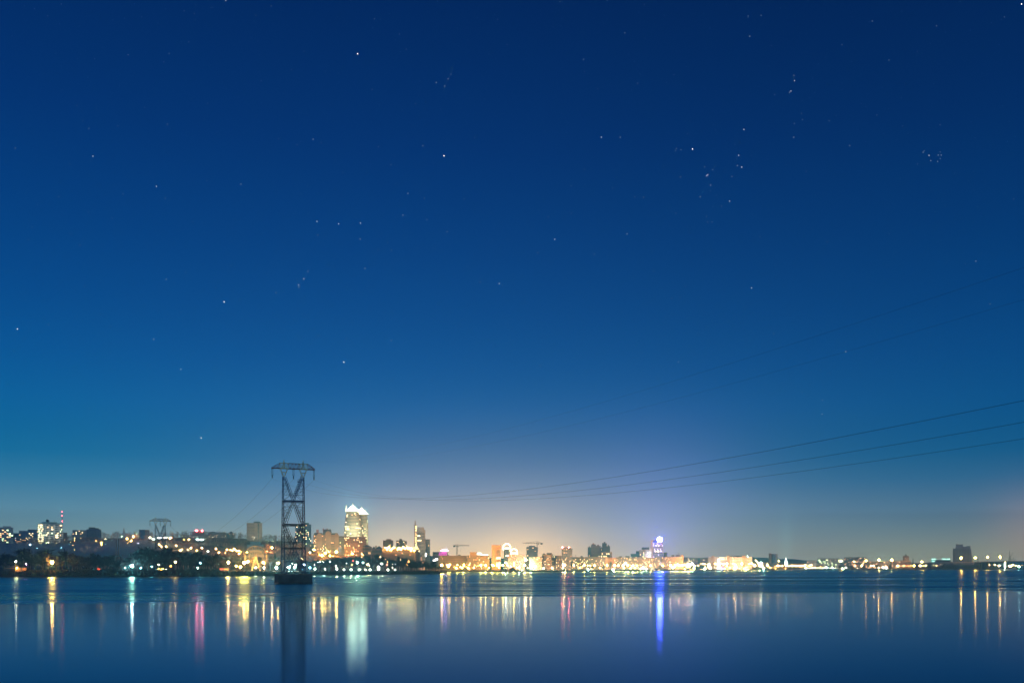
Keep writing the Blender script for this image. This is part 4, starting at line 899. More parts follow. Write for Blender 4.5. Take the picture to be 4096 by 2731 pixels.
def arch_tower(label, px0, px1, ytop, D, ns):
    base = g((px0+px1)/2,D); s = D/F; pc = (px0+px1)/2; t = thing('arched_tower', label, 'building', (X(pc,D),D,base),0,'towers with glowing arched tops'); hw = (px1-px0)/2*s; h = Z(ytop,D)-base; sh = h-hw*.9
    b = MB(); b.box(-hw*.7,hw*.7,.4,14,0,sh,1)
    for k in range(8): x0 = -hw*.7+k*hw*1.4/7; b.box(x0-.35,x0+.35,0,.4,0,sh)
    for i in range(0,ns,4): b.box(-hw*.7,hw*.7,.15,.4,i*sh/ns,i*sh/ns+.8)
    b.box(-hw*.74,-hw*.70,0,14,0,sh); b.box(hw*.70,hw*.74,0,14,0,sh)
    b.build('wall',[WALLS['pale'],GLASSD],t)
    GL = emit('arch_light',(1,.62,.24),26,True); q = MB()
    arc = [(hw*math.cos(k*math.pi/12), sh+hw*.9*math.sin(k*math.pi/12)) for k in range(13)]; inn = [(hw*.8*math.cos(k*math.pi/12), sh+hw*.7*math.sin(k*math.pi/12)) for k in range(13)]
    for k in range(12): q.hexa([(inn[k][0],1,inn[k][1]),(arc[k][0],1,arc[k][1]),(arc[k+1][0],1,arc[k+1][1]),(inn[k+1][0],1,inn[k+1][1]),(inn[k][0],3,inn[k][1]),(arc[k][0],3,arc[k][1]),(arc[k+1][0],3,arc[k+1][1]),(inn[k+1][0],3,inn[k+1][1])])
    q.box(hw*.82,hw*1.0,1,3,sh*.8,sh); q.box(-hw*1.0,-hw*.82,1,3,sh*.86,sh)
    q.build('glowing_arch', GL, t)
    q = MB(); q.box(-hw*.62,hw*.62,.0,.3,sh-4.6,sh-1.2); q.build('lit_band', emit('band_light',(1,.78,.4),7,True), t)
    q = MB(); q.box(-hw*.28,hw*.52,-.1,.25,h*.5,h*.5+2.6); q.build('lit_panel', WIN['y'], t)
    r = random.Random(2)
    for i in range(8):
        for j in range(7):
            if r.random() < (.25 if i < 4 else .05): mk('window', unitbox(WIN[r.choice('yw')]), t, (-hw*.6+j*hw*.2,.2,3+i*3),(hw*.15,.2,1.8))
arch_tower('taller of the two towers with a glowing gold arched top',2012,2043,2172,1760,18)
arch_tower('smaller tower with a glowing gold arched top right of the taller one',2042,2070,2193,1780,12)
bld('department_store','broad grey-mauve block with scattered bright windows below the arched towers',2034,2099,2217,1700,8,15,'mauve',.2,'yyw',wf=.55)
bld('apartment_tower','dark blue high-rise beside the second crane with one column of lit windows',2106,2150,2186,1760,15,12,'blue',.04,'wy',roof=[('slab',.2,.8,2.2)])
bld('apartment_block','small pale teal block at the foot of the dark blue high-rise',2118,2136,2227,1690,9,6,'teal',.04,'w')
bld('apartment_block','cream block with bright windows right of the pale teal block',2136,2167,2226,1680,9,11,'beige',.22,'yw')
bld('apartment_block','cream block with a little gable, second right of the dark blue high-rise',2167,2207,2217,1685,11,13,'beige',.12,'yw',roof=[('gable',.0,.45,3),('box',.5,1,3)])
bld('apartment_block','tan block with a dark rooftop line, left neighbour of the red-beacon tower',2207,2246,2221,1690,10,13,'tan',.15,'yw',roof=[('box',.0,.1,2.5)])
bld('apartment_tower','tower with two red roof beacons and bright stair windows above the long blocks',2247,2289,2192,1760,13,12,'grey',.2,'ywo',roof=[('slab',.15,.85,2.2),('red',.05,.07,2),('red',.66,.7,2.5)])
for i,(a,b_,yt,wl,dz) in enumerate(((2351,2364,2188,'blue',0),(2364,2383,2176,'mauve',-6),(2383,2402,2182,'mauve',4),(2402,2409,2189,'blue',0),(2409,2427,2171,'dark',-4),(2427,2440,2183,'dark',2))):
    bld('apartment_tower',['leftmost low tower of the dark high-rise cluster','tall mauve second tower of the dark high-rise cluster','brown third tower of the dark high-rise cluster','narrow recessed link tower in the middle of the dark high-rise cluster','tallest tower of the dark high-rise cluster','rightmost tower of the dark high-rise cluster'][i],a,b_,yt,1960+dz,17,max(3,int((b_-a)/3.6)),wl,.02,'w',group='dark high-rise cluster',roof=[('slab',.3,.7,2.5)],hf=.6)
bld('office_block','tan block with a few bright windows under the dark high-rise cluster',2400,2448,2208,1910,7,13,'tan',.15,'y',roof=[('slab',0,1,.8)])
LB = dict(group='long slab blocks facing the quay')
bld('long_apartments','longest orange-lit slab of flats on the quay, left of the two',2251,2420,2227,1840,9,54,'tan',.22,'yyw',depth=12,roof=[('box',.05,.13,2.8),('mast',.3,.31,5),('box',.16,.22,2),('box',.42,.47,2.5),('box',.6,.66,2)],cap=99,**LB)
bld('end_wall','pink blank end block at the right end of the left long slab',2420,2432,2227,1836,9,3,'orange',.05,'y',wf=.2,cat='building')
bld('apartment_block','plain ribbed orange block between the two long slabs of flats',2432,2463,2230,1890,9,12,'orange',.08,'y',wf=.35,hf=.8)
bld('long_apartments','long orange-lit slab of flats on the quay under the grey-green offices',2463,2617,2228,1985,9,50,'tan',.2,'yyw',depth=12,roof=[('box',.08,.16,2.5),('box',.24,.36,3),('box',.55,.62,2)],cap=99,**LB)
bld('office_block','lower grey-green office wing left of the blue-lit tower',2523,2557,2213,2090,6,12,'teal',.12,'gy',roof=[('box',.62,1,6)])
bld('office_block','grey-green office block with a dark roof box left of the blue-lit tower',2557,2606,2197,2080,10,15,'pale',.14,'yg',roof=[('box',.2,.8,5)])
def blue_tower():
    D = 2110; base = g(2625,D); s = D/F*math.cos(math.atan(X(2627,D)/D)); t = thing('office_tower','tower with a white left slab and a dazzling blue-white round sign on its roof','building',(X(2627,D),D,base)); t.rotation_euler[2] = math.atan2(-X(2627,D),D); h = Z(2170,D)-base; hw = 25*s
    b = MB(); b.box(-hw+.3,hw-.3,.5,16,0,h,1); facade(b,-hw+11*s,hw,.5,0,h,14,10,'x',-1,.75,.55); b.box(hw-.4,hw,0,16,0,h)
    b.build('wall',[mat('violet_white_panel',(.5,.5,.62),.8,.08,.1),GLASSD],t)
    q = MB(); q.box(-hw,-hw+11*s,-1,16,0,Z(2158,D)-base); q.build('side_slab',WALLS['white'],t)
    q = MB(); q.box(-hw+11*s,-2*s,2,14,h,h+6); q.build('rooftop_housing',ROOFD,t)
    fill_light(t, (-15,-60,25), (-hw+3,0,h*.6), 2.2, (.85,.8,1)); zc = Z(2157,D)-base; xc = (2639-2627)*s
    q = MB(); q.lathe([(.3,-1.0),(5.0,-.8),(6.0,0),(5.0,.8),(.3,1.0)],20); o = q.build('round_sign', emit('blue_sign_light',(.085,.08,1),420,True), t, (xc,-.5,zc)); o.rotation_euler = (rad(90),0,0)
    q = MB(); q.bar((xc-3,1.5,h),(xc-3,1.5,zc),.5); q.bar((xc+3,1.5,h),(xc+3,1.5,zc),.5); q.box(xc-5,xc+5,1,2,h,h+.6); q.build('sign_frame',STEEL_D,t)
    r = random.Random(21)
    for i in range(14):
        for j in range(10):
            p = {13:.1,12:.6,11:.1,10:.35,9:.55,4:.2}.get(i,.08)
            if r.random() < p: mk('window', unitbox(WIN[r.choice('vyv')]), t, (-hw+11*s+(j+.5)*(2*hw-11*s)/10,.3,(i+.5)*h/14),((2*hw-11*s)/14,.2,h/26))
blue_tower()
bld('apartment_block','beige-green block tucked at the right end of the second long slab',2617,2640,2228,2010,9,8,'pale',.15,'yw')
bld('office_block','small pale ribbed block at the right foot of the blue-lit tower',2654,2669,2208,2150,6,6,'pale',.05,'o',wf=.35,hf=.9)
bld('institute_building','ribbed institute block with rooftop sheds and a warm end wall right of the blue-lit tower',2645,2726,2226,2085,9,28,'beige',.14,'yw',roof=[('box',.1,.2,1.8),('box',.5,.65,4),('box',.72,.95,4.5),('mast',.84,.86,11)],wf=.5,hf=.55)
bld('end_wall','tall blank orange stair tower at the right end of the ribbed institute',2725,2733,2219,2080,9,1,'orange',.0,'y',wf=.05,hf=.1)
bld('apartment_block','faint pink far block right of the ribbed institute',2738,2790,2230,2400,6,16,'mauve',.2,'yo')
bld('apartment_block','faint pink far block left of the white slab hospital',2800,2833,2231,2400,6,10,'mauve',.08,'yo')
def hospital():
    D = 2240; base = g(2920,D); s = D/F*math.cos(math.atan(X(2920,D)/D)); t = thing('hospital','long white institution with three blank pylon slabs rising through its front','building',(X(2920,D),D,base)); t.rotation_euler[2] = math.atan2(-X(2920,D),D); 
    hb = Z(2227,D)-base; hw = 88*s; b = MB(); b.box(-hw,hw,.5,16,0,hb-.2,1); facade(b,-hw,hw,.5,0,hb,8,44,'x',-1,.85,.45); b.box(-hw,hw,.5,16,hb-.2,hb); b.build('wall',[WALLS['white'],GLASSD],t)
    for p0,p1,yt in ((2845,2857,2222),(2907,2919,2221),(2969,2982,2221)):
        q = MB(); q.box((p0-2920)*s,(p1-2920)*s,-2,10,0,Z(yt,D)-base); q.build('stair_slab',WALLS['beige'],t)
    for p0,p1 in ((2918,2938),(2942,2956)):
        q = MB(); q.box((p0-2920)*s,(p1-2920)*s,4,12,hb,hb+3); q.build('rooftop_housing',ROOFT,t)
    q = MB(); q.bar(((2979-2920)*s,2,Z(2221,D)-base),((2979-2920)*s,2,Z(2214,D)-base),.6); q.build('antenna',WALLS['white'],t); ball('warning_light',lampmat('g',1),t,((2990-2920)*s,0,Z(2224,D)-base),.8)
    for xx in (-40,-5,32): fill_light(t, (xx,-45,3), (xx,0,hb*.6), 1.8, (1,.85,.55), 90)
    r = random.Random(31)
    for i in range(8):
        for j in range(44):
            u = j/44; p = .03
            if i >= 6 and .24 < u < .42: p = .8
            if i < 3: p = .12
            if r.random() < p: mk('window', unitbox(WIN[r.choice('ywg')]), t, (-hw+(j+.5)*2*hw/44,.3,(i+.5)*hb/8),(2*hw/44*.8,.2,hb/8*.5))
hospital()
def lit_column():
    D = 2160; base = g(2874,D); t = thing('monument','dazzling white floodlit column on the quay in front of the white institution','monument',(X(2874,D),D,base)); h = Z(2237,D)-base
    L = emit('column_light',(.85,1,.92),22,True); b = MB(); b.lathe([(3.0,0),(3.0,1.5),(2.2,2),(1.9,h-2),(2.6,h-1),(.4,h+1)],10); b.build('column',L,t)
    b = MB(); b.lathe([(7,0),(7,1.2),(5,1.3),(5,2.4),(0,2.4)],16); b.build('plinth',WALLS['white'],t)
lit_column()
def tree_lights():
    D = 2560; px = 3144; base = 11.4; t = thing('fountain_tree','tall cone of blazing white lights standing on the shore end of the bridge','light cone',(X(px,D),D,g(px,D))); b0 = Z(2262,D)-g(px,D); h = Z(2236,D)-g(px,D)
    b = MB(); b.lathe([(4.6,b0),(4.6,b0+3),(3.6,b0+9),(2.2,h-4),(1.0,h-1),(.2,h)],14); b.build('light_net', emit('cone_light',(.82,1,.90),10,True), t)
    b = MB(); b.lathe([(0.1,h+.5),(1.0,h+1.2),(.3,h+2),(.8,h+3),(.05,h+4)],8); b.build('star_top', emit('star_top_light',(.9,1,.95),10,True), t)
    b = MB(); b.lathe([(6,0),(6,b0-.2),(0,b0-.2)],14); b.build('pedestal', CONCL, t)
tree_lights()
def round_pair():
    D = 2600; px=3098; base = g(px,D); s = D/F; t = thing('cylinder_tower','dark round tower block right of its thin orange-lit slab, near the white light cone','building',(X(px,D),D,base)); h = Z(2216,D)-base; r0 = 12.5*s
    b = MB(); b.lathe([(r0-.5,0),(r0-.5,h),(0,h)],20,0,0,1)
    for k in range(14): z_ = h*k/13; b.lathe([(r0-.4,z_-.9),(r0,z_-.9),(r0,z_+.9),(r0-.4,z_+.9)],20)
    b.build('wall',[WALLS['blue'],GLASSD],t)
    q = MB(); q.box(-20*s,-13*s,-2,8,0,Z(2212,D)-base); q.build('slab',WALLS['orange'],t)
round_pair()
FL = dict(group='flat warm-lit halls near the bridge end')
bld('flat_hall','flat warm-lit hall right of the white institution with a dark roof',3007,3078,2248,2420,3,22,'tan',.15,'y',roof=[('box',.0,1,.8)],**FL)
bld('flat_hall','flat warm-lit hall just left of the white light cone',3080,3140,2251,2480,3,20,'tan',.12,'y',**FL)
bld('flat_hall','flat orange-lit hall just right of the white light cone',3152,3228,2252,2700,3,24,'orange',.1,'y',roof=[('gable',.52,.8,4)],**FL)
bld('flat_hall','pale hall with a dark flat roof edge left of the long glass hall',3228,3266,2242,2720,4,9,'pale',.1,'w',roof=[('box',.05,.95,1.6)],**FL)
bld('glass_hall','long glass-fronted hall glowing greenish white above the bridge',3270,3361,2235,2760,6,26,'pale',.32,'dg',roof=[('box',0,1,2.0)],wf=.85,hf=.6)
bld('apartment_block','wide dark block with many tiny lit windows above the bridge',3376,3466,2229,2780,9,30,'dark',.17,'yw',roof=[('box',.02,.98,1.5)])
bld('low_terrace','long low dim terrace above the bridge left of the small domed tower',3468,3560,2244,2800,4,30,'brown',.14,'oy')
bld('low_terrace','second long low dim terrace above the bridge, touching the domed tower',3560,3612,2243,2810,4,18,'brown',.14,'oy')
def domed():
    D = 2800; base = g(3628,D); s = D/F; t = thing('station_tower','small stepped tower with a dark dome standing above the bridge deck','building',(X(3628,D),D,base)); b = MB()
    b.box(-20*s,16*s,0,16,0,Z(2240,D)-base); b.box(-9*s,9*s,2,14,Z(2240,D)-base,Z(2222,D)-base); facade(b,-9*s,9*s,2,Z(2240,D)-base,Z(2222,D)-base,4,5,'x',-1,.4,.5); b.build('wall',[WALLS['brown'],GLASSD],t)
    b = MB(); z1 = Z(2222,D)-base; b.lathe([(3.5*s,z1),(3.5*s,z1+2),(2.5*s,z1+4),(.6,z1+5.5),(.2,z1+8)],10,0,8); b.build('dome',ROOFD,t)
    for k in range(7): mk('window',unitbox(WIN['o']),t,((-17+k*5)*s,-.2,Z(2243,D)-base),(1.2,.3,1.2))
    for k in range(3): mk('window',unitbox(WIN['o']),t,((-5+k*5)*s,1.6,Z(2232+k%2*5,D)-base),(1.4,.3,1.6))
domed()
def cyan_block():
    t,b_,h,w,D = bld('office_block','low dark block carrying three cyan-white neon roof signs',3724,3802,2238,2800,4,20,'dark',.05,'g',roof=[('mast',.55,.57,14)])
    # the roof signs are strokes too blurred to read in the photograph
    for x0,n_,hh in ((-.46,5,4),(.08,4,4),(.30,4,4)):
        q = MB()
        for k in range(n_):
            a = x0*w+k*w*.045
            q.box(a,a+w*.032,-.5,-.2,h+.4+(k%2)*.5,h+1.4+(k%2)*.5); q.box(a+.2,a+w*.02,-.5,-.2,h+2.2,h+hh-(k%3)*.5)
        q.build('roof_sign', SGC, t)
    q = MB(); q.box(-w*.46,-w*.3,-.5,-.2,h-5,h-4); q.build('facade_sign', SGC, t)
cyan_block()
def dark_tower():
    D = 2700; base = g(3850,D)-3; s = D/F*math.cos(math.atan(X(3850,D)/D)); t = thing('stepped_tower','big dark stepped high-rise with a sloping right side behind the bridge','building',(X(3850,D),D,base)); t.rotation_euler[2] = math.atan2(-X(3850,D),D); x0,x1 = -39*s,43*s
    b = MB(); h = Z(2193,D)-base; b.prism([(-39*s,0),(46*s,0),(43*s,Z(2240,D)-base),(37*s,Z(2220,D)-base),(33*s,h),(-39*s,h)],.5,26,1)
    n = 20
    for i in range(n+1):
        z_ = h*i/n; py = HY-(z_+base-H)*F/D; xr = lerp([(2193,33),(2220,37),(2240,43),(2262,46)],py)*s; b.box(-39*s,xr,0,.5,z_-.5,z_+.5)
    for k in range(7): b.box(-39*s+k*11*s,-39*s+k*11*s+1.2,-.1,.5,0,h)
    b.build('wall',[WALLS['blue'],mat('storm_blue_glass',(.05,.07,.12),.25,.3,.1)],t)
    b = MB(); b.box(-28*s,2*s,1,22,h,Z(2187,D)-base); b.box(-27*s,-17*s,2,20,Z(2187,D)-base,Z(2175,D)-base); b.box(-17*s,2*s,2.1,20,Z(2187,D)-base,Z(2176,D)-base); b.box(2*s,31*s,1,22,h,Z(2185,D)-base); b.build('upper_storeys',WALLS['blue'],t)
    b = MB(); b.box(14*s,33*s,2,20,Z(2185,D)-base,Z(2183.5,D)-base); b.build('rooftop_housing',ROOFD,t)
dark_tower()
for i,(px,yt,ang) in enumerate(((4037,2199,.02),(4044,2223,-.03),(4053,2226,.05),(4031,2226,.1))):
    D = 2780; z0 = g(px,D); h = Z(yt,D)-z0; t = thing('harbour_crane',['tallest thin dark harbour crane mast at the far right','short second harbour crane mast at the far right','leaning third harbour crane mast at the far right','low slanting harbour crane mast left of the tallest at far right'][i],'crane',(X(px,D),D,z0),0,'harbour cranes behind the bridge')
    b = MB(); b.bar((0,0,0),(h*ang,0,h),1.6,0,.6); b.build('mast',STEEL_D,t); b = MB(); b.bar((h*ang*.6,0,h*.6),(h*(ang+.25)*.8,0,h*.85),.8); b.build('jib',STEEL_D,t)
for px,yt,lab in ((3652,2233,'thin dark chimney above the bridge right of the small domed tower'),(3912,2231,'thin dark chimney above the bridge right of the big stepped tower')):
    D = 2820; b = MB(); z0 = g(px,D); b.lathe([(1.6,-1),(1.0,Z(yt,D)-z0),(0,Z(yt,D)-z0)],10); tag(b.build('chimney',ROOFD,None,(X(px,D),D,z0)),lab,'chimney')
for i,(px,yt) in enumerate(((465,2154),(474,2156))):
    D = 935; z0 = g(px,D); b = MB(); b.lathe([(.55,-.5),(.42,Z(yt,D)-z0),(.0,Z(yt,D)-z0)],10); b.lathe([(1.5,-.5),(1.5,Z(2226,D)-z0),(.4,Z(2222,D)-z0)],8)
    for k in range(5): b.lathe([(.44,10+k*3),(.62,10+k*3),(.62,10.4+k*3),(.44,10.4+k*3)],10)
    tag(b.build('smokestack',ROOFD,None,(X(px,D),D,z0)),['thin dark smokestack above the left shore trees, left of the pair','thin dark smokestack above the left shore trees, right of the pair'][i],'chimney','pair of smokestacks')
def board():
    D = 1500; px0,px1 = 497,529; gz = g(513,D)-1; t = thing('empty_billboard','pale open rectangular billboard frame in the misty gap right of the smokestacks','billboard',(X(513,D),D,gz)); w = 16/F*D; z0,z1 = Z(2211,D)-gz,Z(2193,D)-gz
    z0 = max(1.5,z0); z1 = max(z1,z0+5); b = MB()
    b.bar((-w,0,z0),(w,0,z0),.4); b.bar((-w,0,z1),(w,0,z1),.4); b.bar((-w,0,z0),(-w,0,z1),.4); b.bar((w,0,z0),(w,0,z1),.4); b.box(-w*.75,w*.75,-.1,.1,z0+1.2,z1-1.2); b.build('panel',WALLS['pale'],t)
    b = MB(); b.bar((-w*.6,.3,-1),(-w*.6,.3,z0),.4); b.bar((w*.6,.3,-1),(w*.6,.3,z0),.4); b.build('legs',STEEL_D,t)
board()
def cabin():
    D = 903; px = 55; z0 = g(px,D); s = D/F; t = thing('boat_house','low boathouse with a shallow dark roof and a yellow lit end on the left bank','building',(X(52,D),D,z0)); 
    b = MB(); b.box(-37*s,37*s,0,8,-.5,Z(2270,D)-z0); b.build('wall',WALLS['tan'],t)
    b = MB(); h = Z(2270,D)-z0; b.prism([(-38*s,h),(-18*s,h+1.4),(38*s,h+.5),(38*s,h)],-.5,8.5); b.build('roof',ROOFD,t)
    b = MB(); b.box(-36*s,8*s,-.1,0,.2,h-.8); b.build('shutter',ROOFD,t)
    b = MB(); b.bar((11*s,-.6,-.3),(11*s,-.6,Z(2247,D)-z0),.35); b.bar((11*s,-.6,Z(2254,D)-z0),(22*s,-.6,Z(2268,D)-z0),.2); b.bar((11*s,-.6,Z(2250,D)-z0),(-25*s,-.6,Z(2251,D)-z0),.12); b.build('hoist_post',PALE,t)
    ball('wall_lamp', lampmat('y',2), t, (18*s,-1.6,h-.2), .3)
cabin()
for a,b_,c_,lab in ((1660,1210,'o','red neon-lit kiosk in the dark trees right of the orange lamp on the left bank'),):
    px,py = c1(a,b_); D = 908; z0 = g(px,D); t = thing('kiosk',lab,'kiosk',(X(px,D),D,z0)); b = MB(); b.box(-2,2,0,3,-.3,2.8); b.build('wall',WALLS['brown'],t)
    b = MB()
    for k in range(6): b.box(-1.9+k*.62,-1.5+k*.62,-.2,0,.6+(k*37%11)*.12,1.9+(k*13%7)*.25)
    b.build('neon_sign',emit('neon_red',(1,.12,.04),1.6,True),t)
for i,(a,b_,c_) in enumerate(((565,1165,'w'),(565,1235,'y'),(615,1240,'y'),(640,1237,'y'),(693,1240,'g'),(1270,1135,'c'),(1220,1220,'g'),(450,1195,'c'),(270,1215,'c'),(770,1185,'o'))):
    px,py = c2(a,b_); lamp(px,py,c_,1,shore(px)+16,'garden_light','tiny %s light inside the dark tree belt, %s from left' % ({'w':'white','y':'yellow','g':'green','c':'cyan','o':'orange'}[c_],ordw([565,565,615,640,693,1270,1220,450,270,770].index(a)+1) if False else ordw(1+sorted([(565,0),(565,1),(615,2),(640,3),(693,4),(1270,5),(1220,6),(450,7),(270,8),(770,9)]).index((a,i)))),'tiny lights in the dark tree belt')
for i,(a,b_) in enumerate(((1625,1215),(1695,1225))):
    px,py = c2(a,b_); D = 975; z0 = g(px,D); t = thing('kiosk',['red-lit kiosk left of the orange glow on the shore','orange-lit kiosk right beside the red one on the shore'][i],'kiosk',(X(px,D),D,z0),0,'kiosks left of the big wheel'); b = MB(); b.box(-2.4,2.4,0,3,-.3,3.2); b.box(-2.7,2.7,-.6,3.3,3.2,3.5); b.build('wall',WALLS['brick'],t); b = MB(); b.box(-2,2,-.15,0,1.2,2.6); b.build('lit_front',emit('kiosk_light_%d'%i,((1,.18,.1),(1,.5,.1))[i],2.2,True),t)
# big wheel
def wheel():
    D = 1015; px = 1024; z0 = g(px,D); hz = Z(2225,D)-z0; r0 = 43/F*D; t = thing('ferris_wheel','ferris wheel with hanging cabins and splayed legs left of the tall pylon','ferris wheel',(X(px,D),D,z0),rad(12))
    b = MB()
    for k in range(24):
        a, a2 = k*math.pi/12, (k+1)*math.pi/12
        for yy in (-1,1):
            b.bar((r0*math.cos(a),yy,hz+r0*math.sin(a)),(r0*math.cos(a2),yy,hz+r0*math.sin(a2)),.22); b.bar((r0*.62*math.cos(a),yy,hz+r0*.62*math.sin(a)),(r0*.62*math.cos(a2),yy,hz+r0*.62*math.sin(a2)),.14)
    b.build('rim',PALE,t)
    b = MB()
    for k in range(16):
        a = k*math.pi/8
        for yy in (-1,1): b.bar((0,yy*.7,hz),(r0*math.cos(a),yy,hz+r0*math.sin(a)),.16)
    b.build('spokes',PALE,t)
    b = MB(); b.bar((0,-2.4,hz),(0,2.4,hz),1.2); b.build('hub',STEEL_D,t)
    for sx in (-1,1):
        for yy in (-2.2,2.2): b = MB(); b.bar((0,yy,hz),(sx*4.5,yy*1.6,-.3),.5); b.build('leg',PALE,t)
    b = MB(); b.box(-.9,.9,-.8,.8,-2.6,-1.5); b.box(-1.1,1.1,-1,1,-.6,-.35)
    for sx in (-.85,.85): b.bar((sx,0,-1.5),(sx,0,-.4),.1)
    me = b.mesh('cabin',mat('cabin_paint',(.05,.07,.1),.6,.2,1))
    for k in range(16): a = k*math.pi/8; mk('cabin',me,t,(r0*math.cos(a),0,hz+r0*math.sin(a)+.3))
wheel()

# ------------------------------------------------------------------ bridge
def bridge():
    def DD(px): return 2500-(px-3000)*.03
    def zd(px): return Z(lerp([(2980,2263.5),(3200,2262),(3450,2257),(3722,2250),(3950,2244.5),(4096,2242.5),(4400,2241)],px),DD(px))
    px0,px1 = 2985,4400; D0 = DD(3600); t = thing('road_bridge','long road bridge on slim piers climbing to a tall arched span at the right','bridge',(X(3600,D0),D0,0)); ox,oy = X(3600,D0),D0
    def pt(px,dy,z_): return (X(px,DD(px))-ox, DD(px)-oy+dy, z_)
    st = MB(); p = px0
    while p < px1:
        q = p+15; a,b_ = zd(p),zd(q)
        st.hexa([pt(p,0,a-1.6),pt(q,0,b_-1.6),pt(q,14,b_-1.6),pt(p,14,a-1.6),pt(p,0,a),pt(q,0,b_),pt(q,14,b_),pt(p,14,a)]); p = q
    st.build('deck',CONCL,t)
    rl = MB(); p = px0
    while p < px1:
        q = p+15; rl.bar(pt(p,-.1,zd(p)+1.1),pt(q,-.1,zd(q)+1.1),.22); rl.bar(pt(p,-.1,zd(p)),pt(p,-.1,zd(p)+1.1),.18); p = q
    rl.build('railing',STEEL_D,t)
    for px in (3030,3078,3120,3170,3219,3270,3316,3362,3410,3463,3512,3564,3619,3670,3724,3783):
        b = MB(); z1 = zd(px)-1.6
        for dy in (2,10): b.box(X(px,DD(px))-ox-1.1,X(px,DD(px))-ox+1.1,DD(px)-oy+dy,DD(px)-oy+dy+2,-2,z1)
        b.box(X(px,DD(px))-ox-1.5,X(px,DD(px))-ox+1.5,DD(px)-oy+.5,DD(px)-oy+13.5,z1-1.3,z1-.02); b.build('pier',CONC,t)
    b = MB(); px = 3943; b.box(X(px,DD(px))-ox-12,X(px,DD(px))-ox+5,DD(px)-oy+.5,DD(px)-oy+13,-2,zd(px)-1.62); b.build('abutment_pier',CONC,t)
    b = MB(); z1 = zd(4030)-1.6; pts = []
    for k in range(13):                                             # haunched span beside the abutment
        px = 3955+k*18; dip = 7.5*abs(1-k/6)**2; b.hexa([pt(px,1,zd(px)-1.7-dip-.6),pt(px+18,1,zd(px+18)-1.7-7.5*abs(1-(k+1)/6)**2-.6),pt(px+18,13,zd(px+18)-1.7-7.5*abs(1-(k+1)/6)**2-.6),pt(px,13,zd(px)-1.7-dip-.6),pt(px,1,zd(px)-1.63),pt(px+18,1,zd(px+18)-1.63),pt(px+18,13,zd(px+18)-1.63),pt(px,13,zd(px)-1.63)])
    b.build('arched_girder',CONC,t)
    L = [(3365,2243,'o',3),(3414,2243,'q',2),(3464,2241,'o',3),(3515,2239,'o',4),(3567,2239,'o',3),(3687,2248,'y',3),(3843,2231,'o',4),(3901,2229.5,'o',4),(3950,2227.6,'o',3),(4000,2226.5,'o',4)]
    for i,(px,py,c_,s_) in enumerate(L):
        D = DD(px)+1; z0 = zd(px); q = thing('bridge_lamp','orange lamp standing on the bridge deck, %s of ten from left' % ordw(i+1),'lamp',(X(px,D),D,z0),0,'lamps on the bridge deck')
        h = max(3,Z(py,D)-z0); mk('pole',POLE['p'],q,(0,0,0),(2.2,2.2,h)); ball('lamp_head',lampmat(c_,s_),q,(0,-.6,h),LPOW[s_][0]*1.25)
bridge()

# ------------------------------------------------------------------ boats, buoys, quay things
def boat(label, px0, px1, D, top, hullm, peaks=(), lights=(), group=None):
    s = D/F; pc = (px0+px1)/2; hw = (px1-px0)/2*s; t = thing('river_boat',label,'boat',(X(pc,D),D,0),0,group)
    b = MB(); b.hexa([(-hw*.92,1,-.5),(hw*.92,1,-.5),(hw*.92,5,-.5),(-hw*.92,5,-.5),(-hw,0,1.6),(hw,0,1.6),(hw,6,1.6),(-hw,6,1.6)]); b.build('hull',hullm,t)
    zt = Z(top,D); b = MB(); b.box(-hw*.7,hw*.7,1,5,1.6,zt*.62); b.box(-hw*.75,hw*.75,.7,5.3,zt*.62,zt*.62+.25); b.build('cabin',hullm,t)
    for u in peaks:
        b = MB(); b.prism([((u-.13)*hw,zt*.62+.25),((u-.05)*hw,zt*.8),(u*hw,zt),((u+.05)*hw,zt*.8),((u+.13)*hw,zt*.62+.25)],1,5); b.build('roof_peak',hullm,t)
    for u,z_,c_ in lights: mk('window',unitbox(WIN[c_]),t,(u*hw,.85,z_),(hw*.16,.25,.8))
    return t
DH = mat('dark_hull',(.02,.025,.05),.6,.2,1); WH = mat('white_hull',(.5,.52,.55),.6,.1,1)
boat('dark floating restaurant boat with two pointed roofs below the blue-lit tower',2610,2649,1895,2266,DH,(-.55,.5),[(-.55,2.4,'y'),(.3,2.6,'y'),(.5,2.6,'y'),(.1,2.4,'w')])
t_ = boat('small white pleasure boat moored at the middle quay with a bright lamp',2085,2111,1612,2279,WH,(),[(-.4,2.2,'y'),(0,2.2,'g'),(.4,2.2,'o')]); 
t_ = boat('long low boat outlined with violet and pink lights by the dazzling white column',2846,2908,2095,2274,DH,(),[(-.8,2.3,'g'),(-.6,2.3,'o'),(-.45,2.3,'o'),(-.3,2.3,'v'),(0,2.3,'v'),(.2,2.3,'v')])
b = MB(); b.lathe([(1.0,1.6),(1.6,4.5),(1.0,7.4),(.3,8.6)],8,8,2); b.build('violet_light', emit('violet_light',(.12,.03,1),9,True), t_)
boat('low dark moored barge with lit windows left of the violet-lit boat',2752,2778,1990,2275,DH,(),[(-.6,2.2,'w'),(-.2,2.2,'g'),(.2,2.2,'w'),(.6,2.2,'y')])
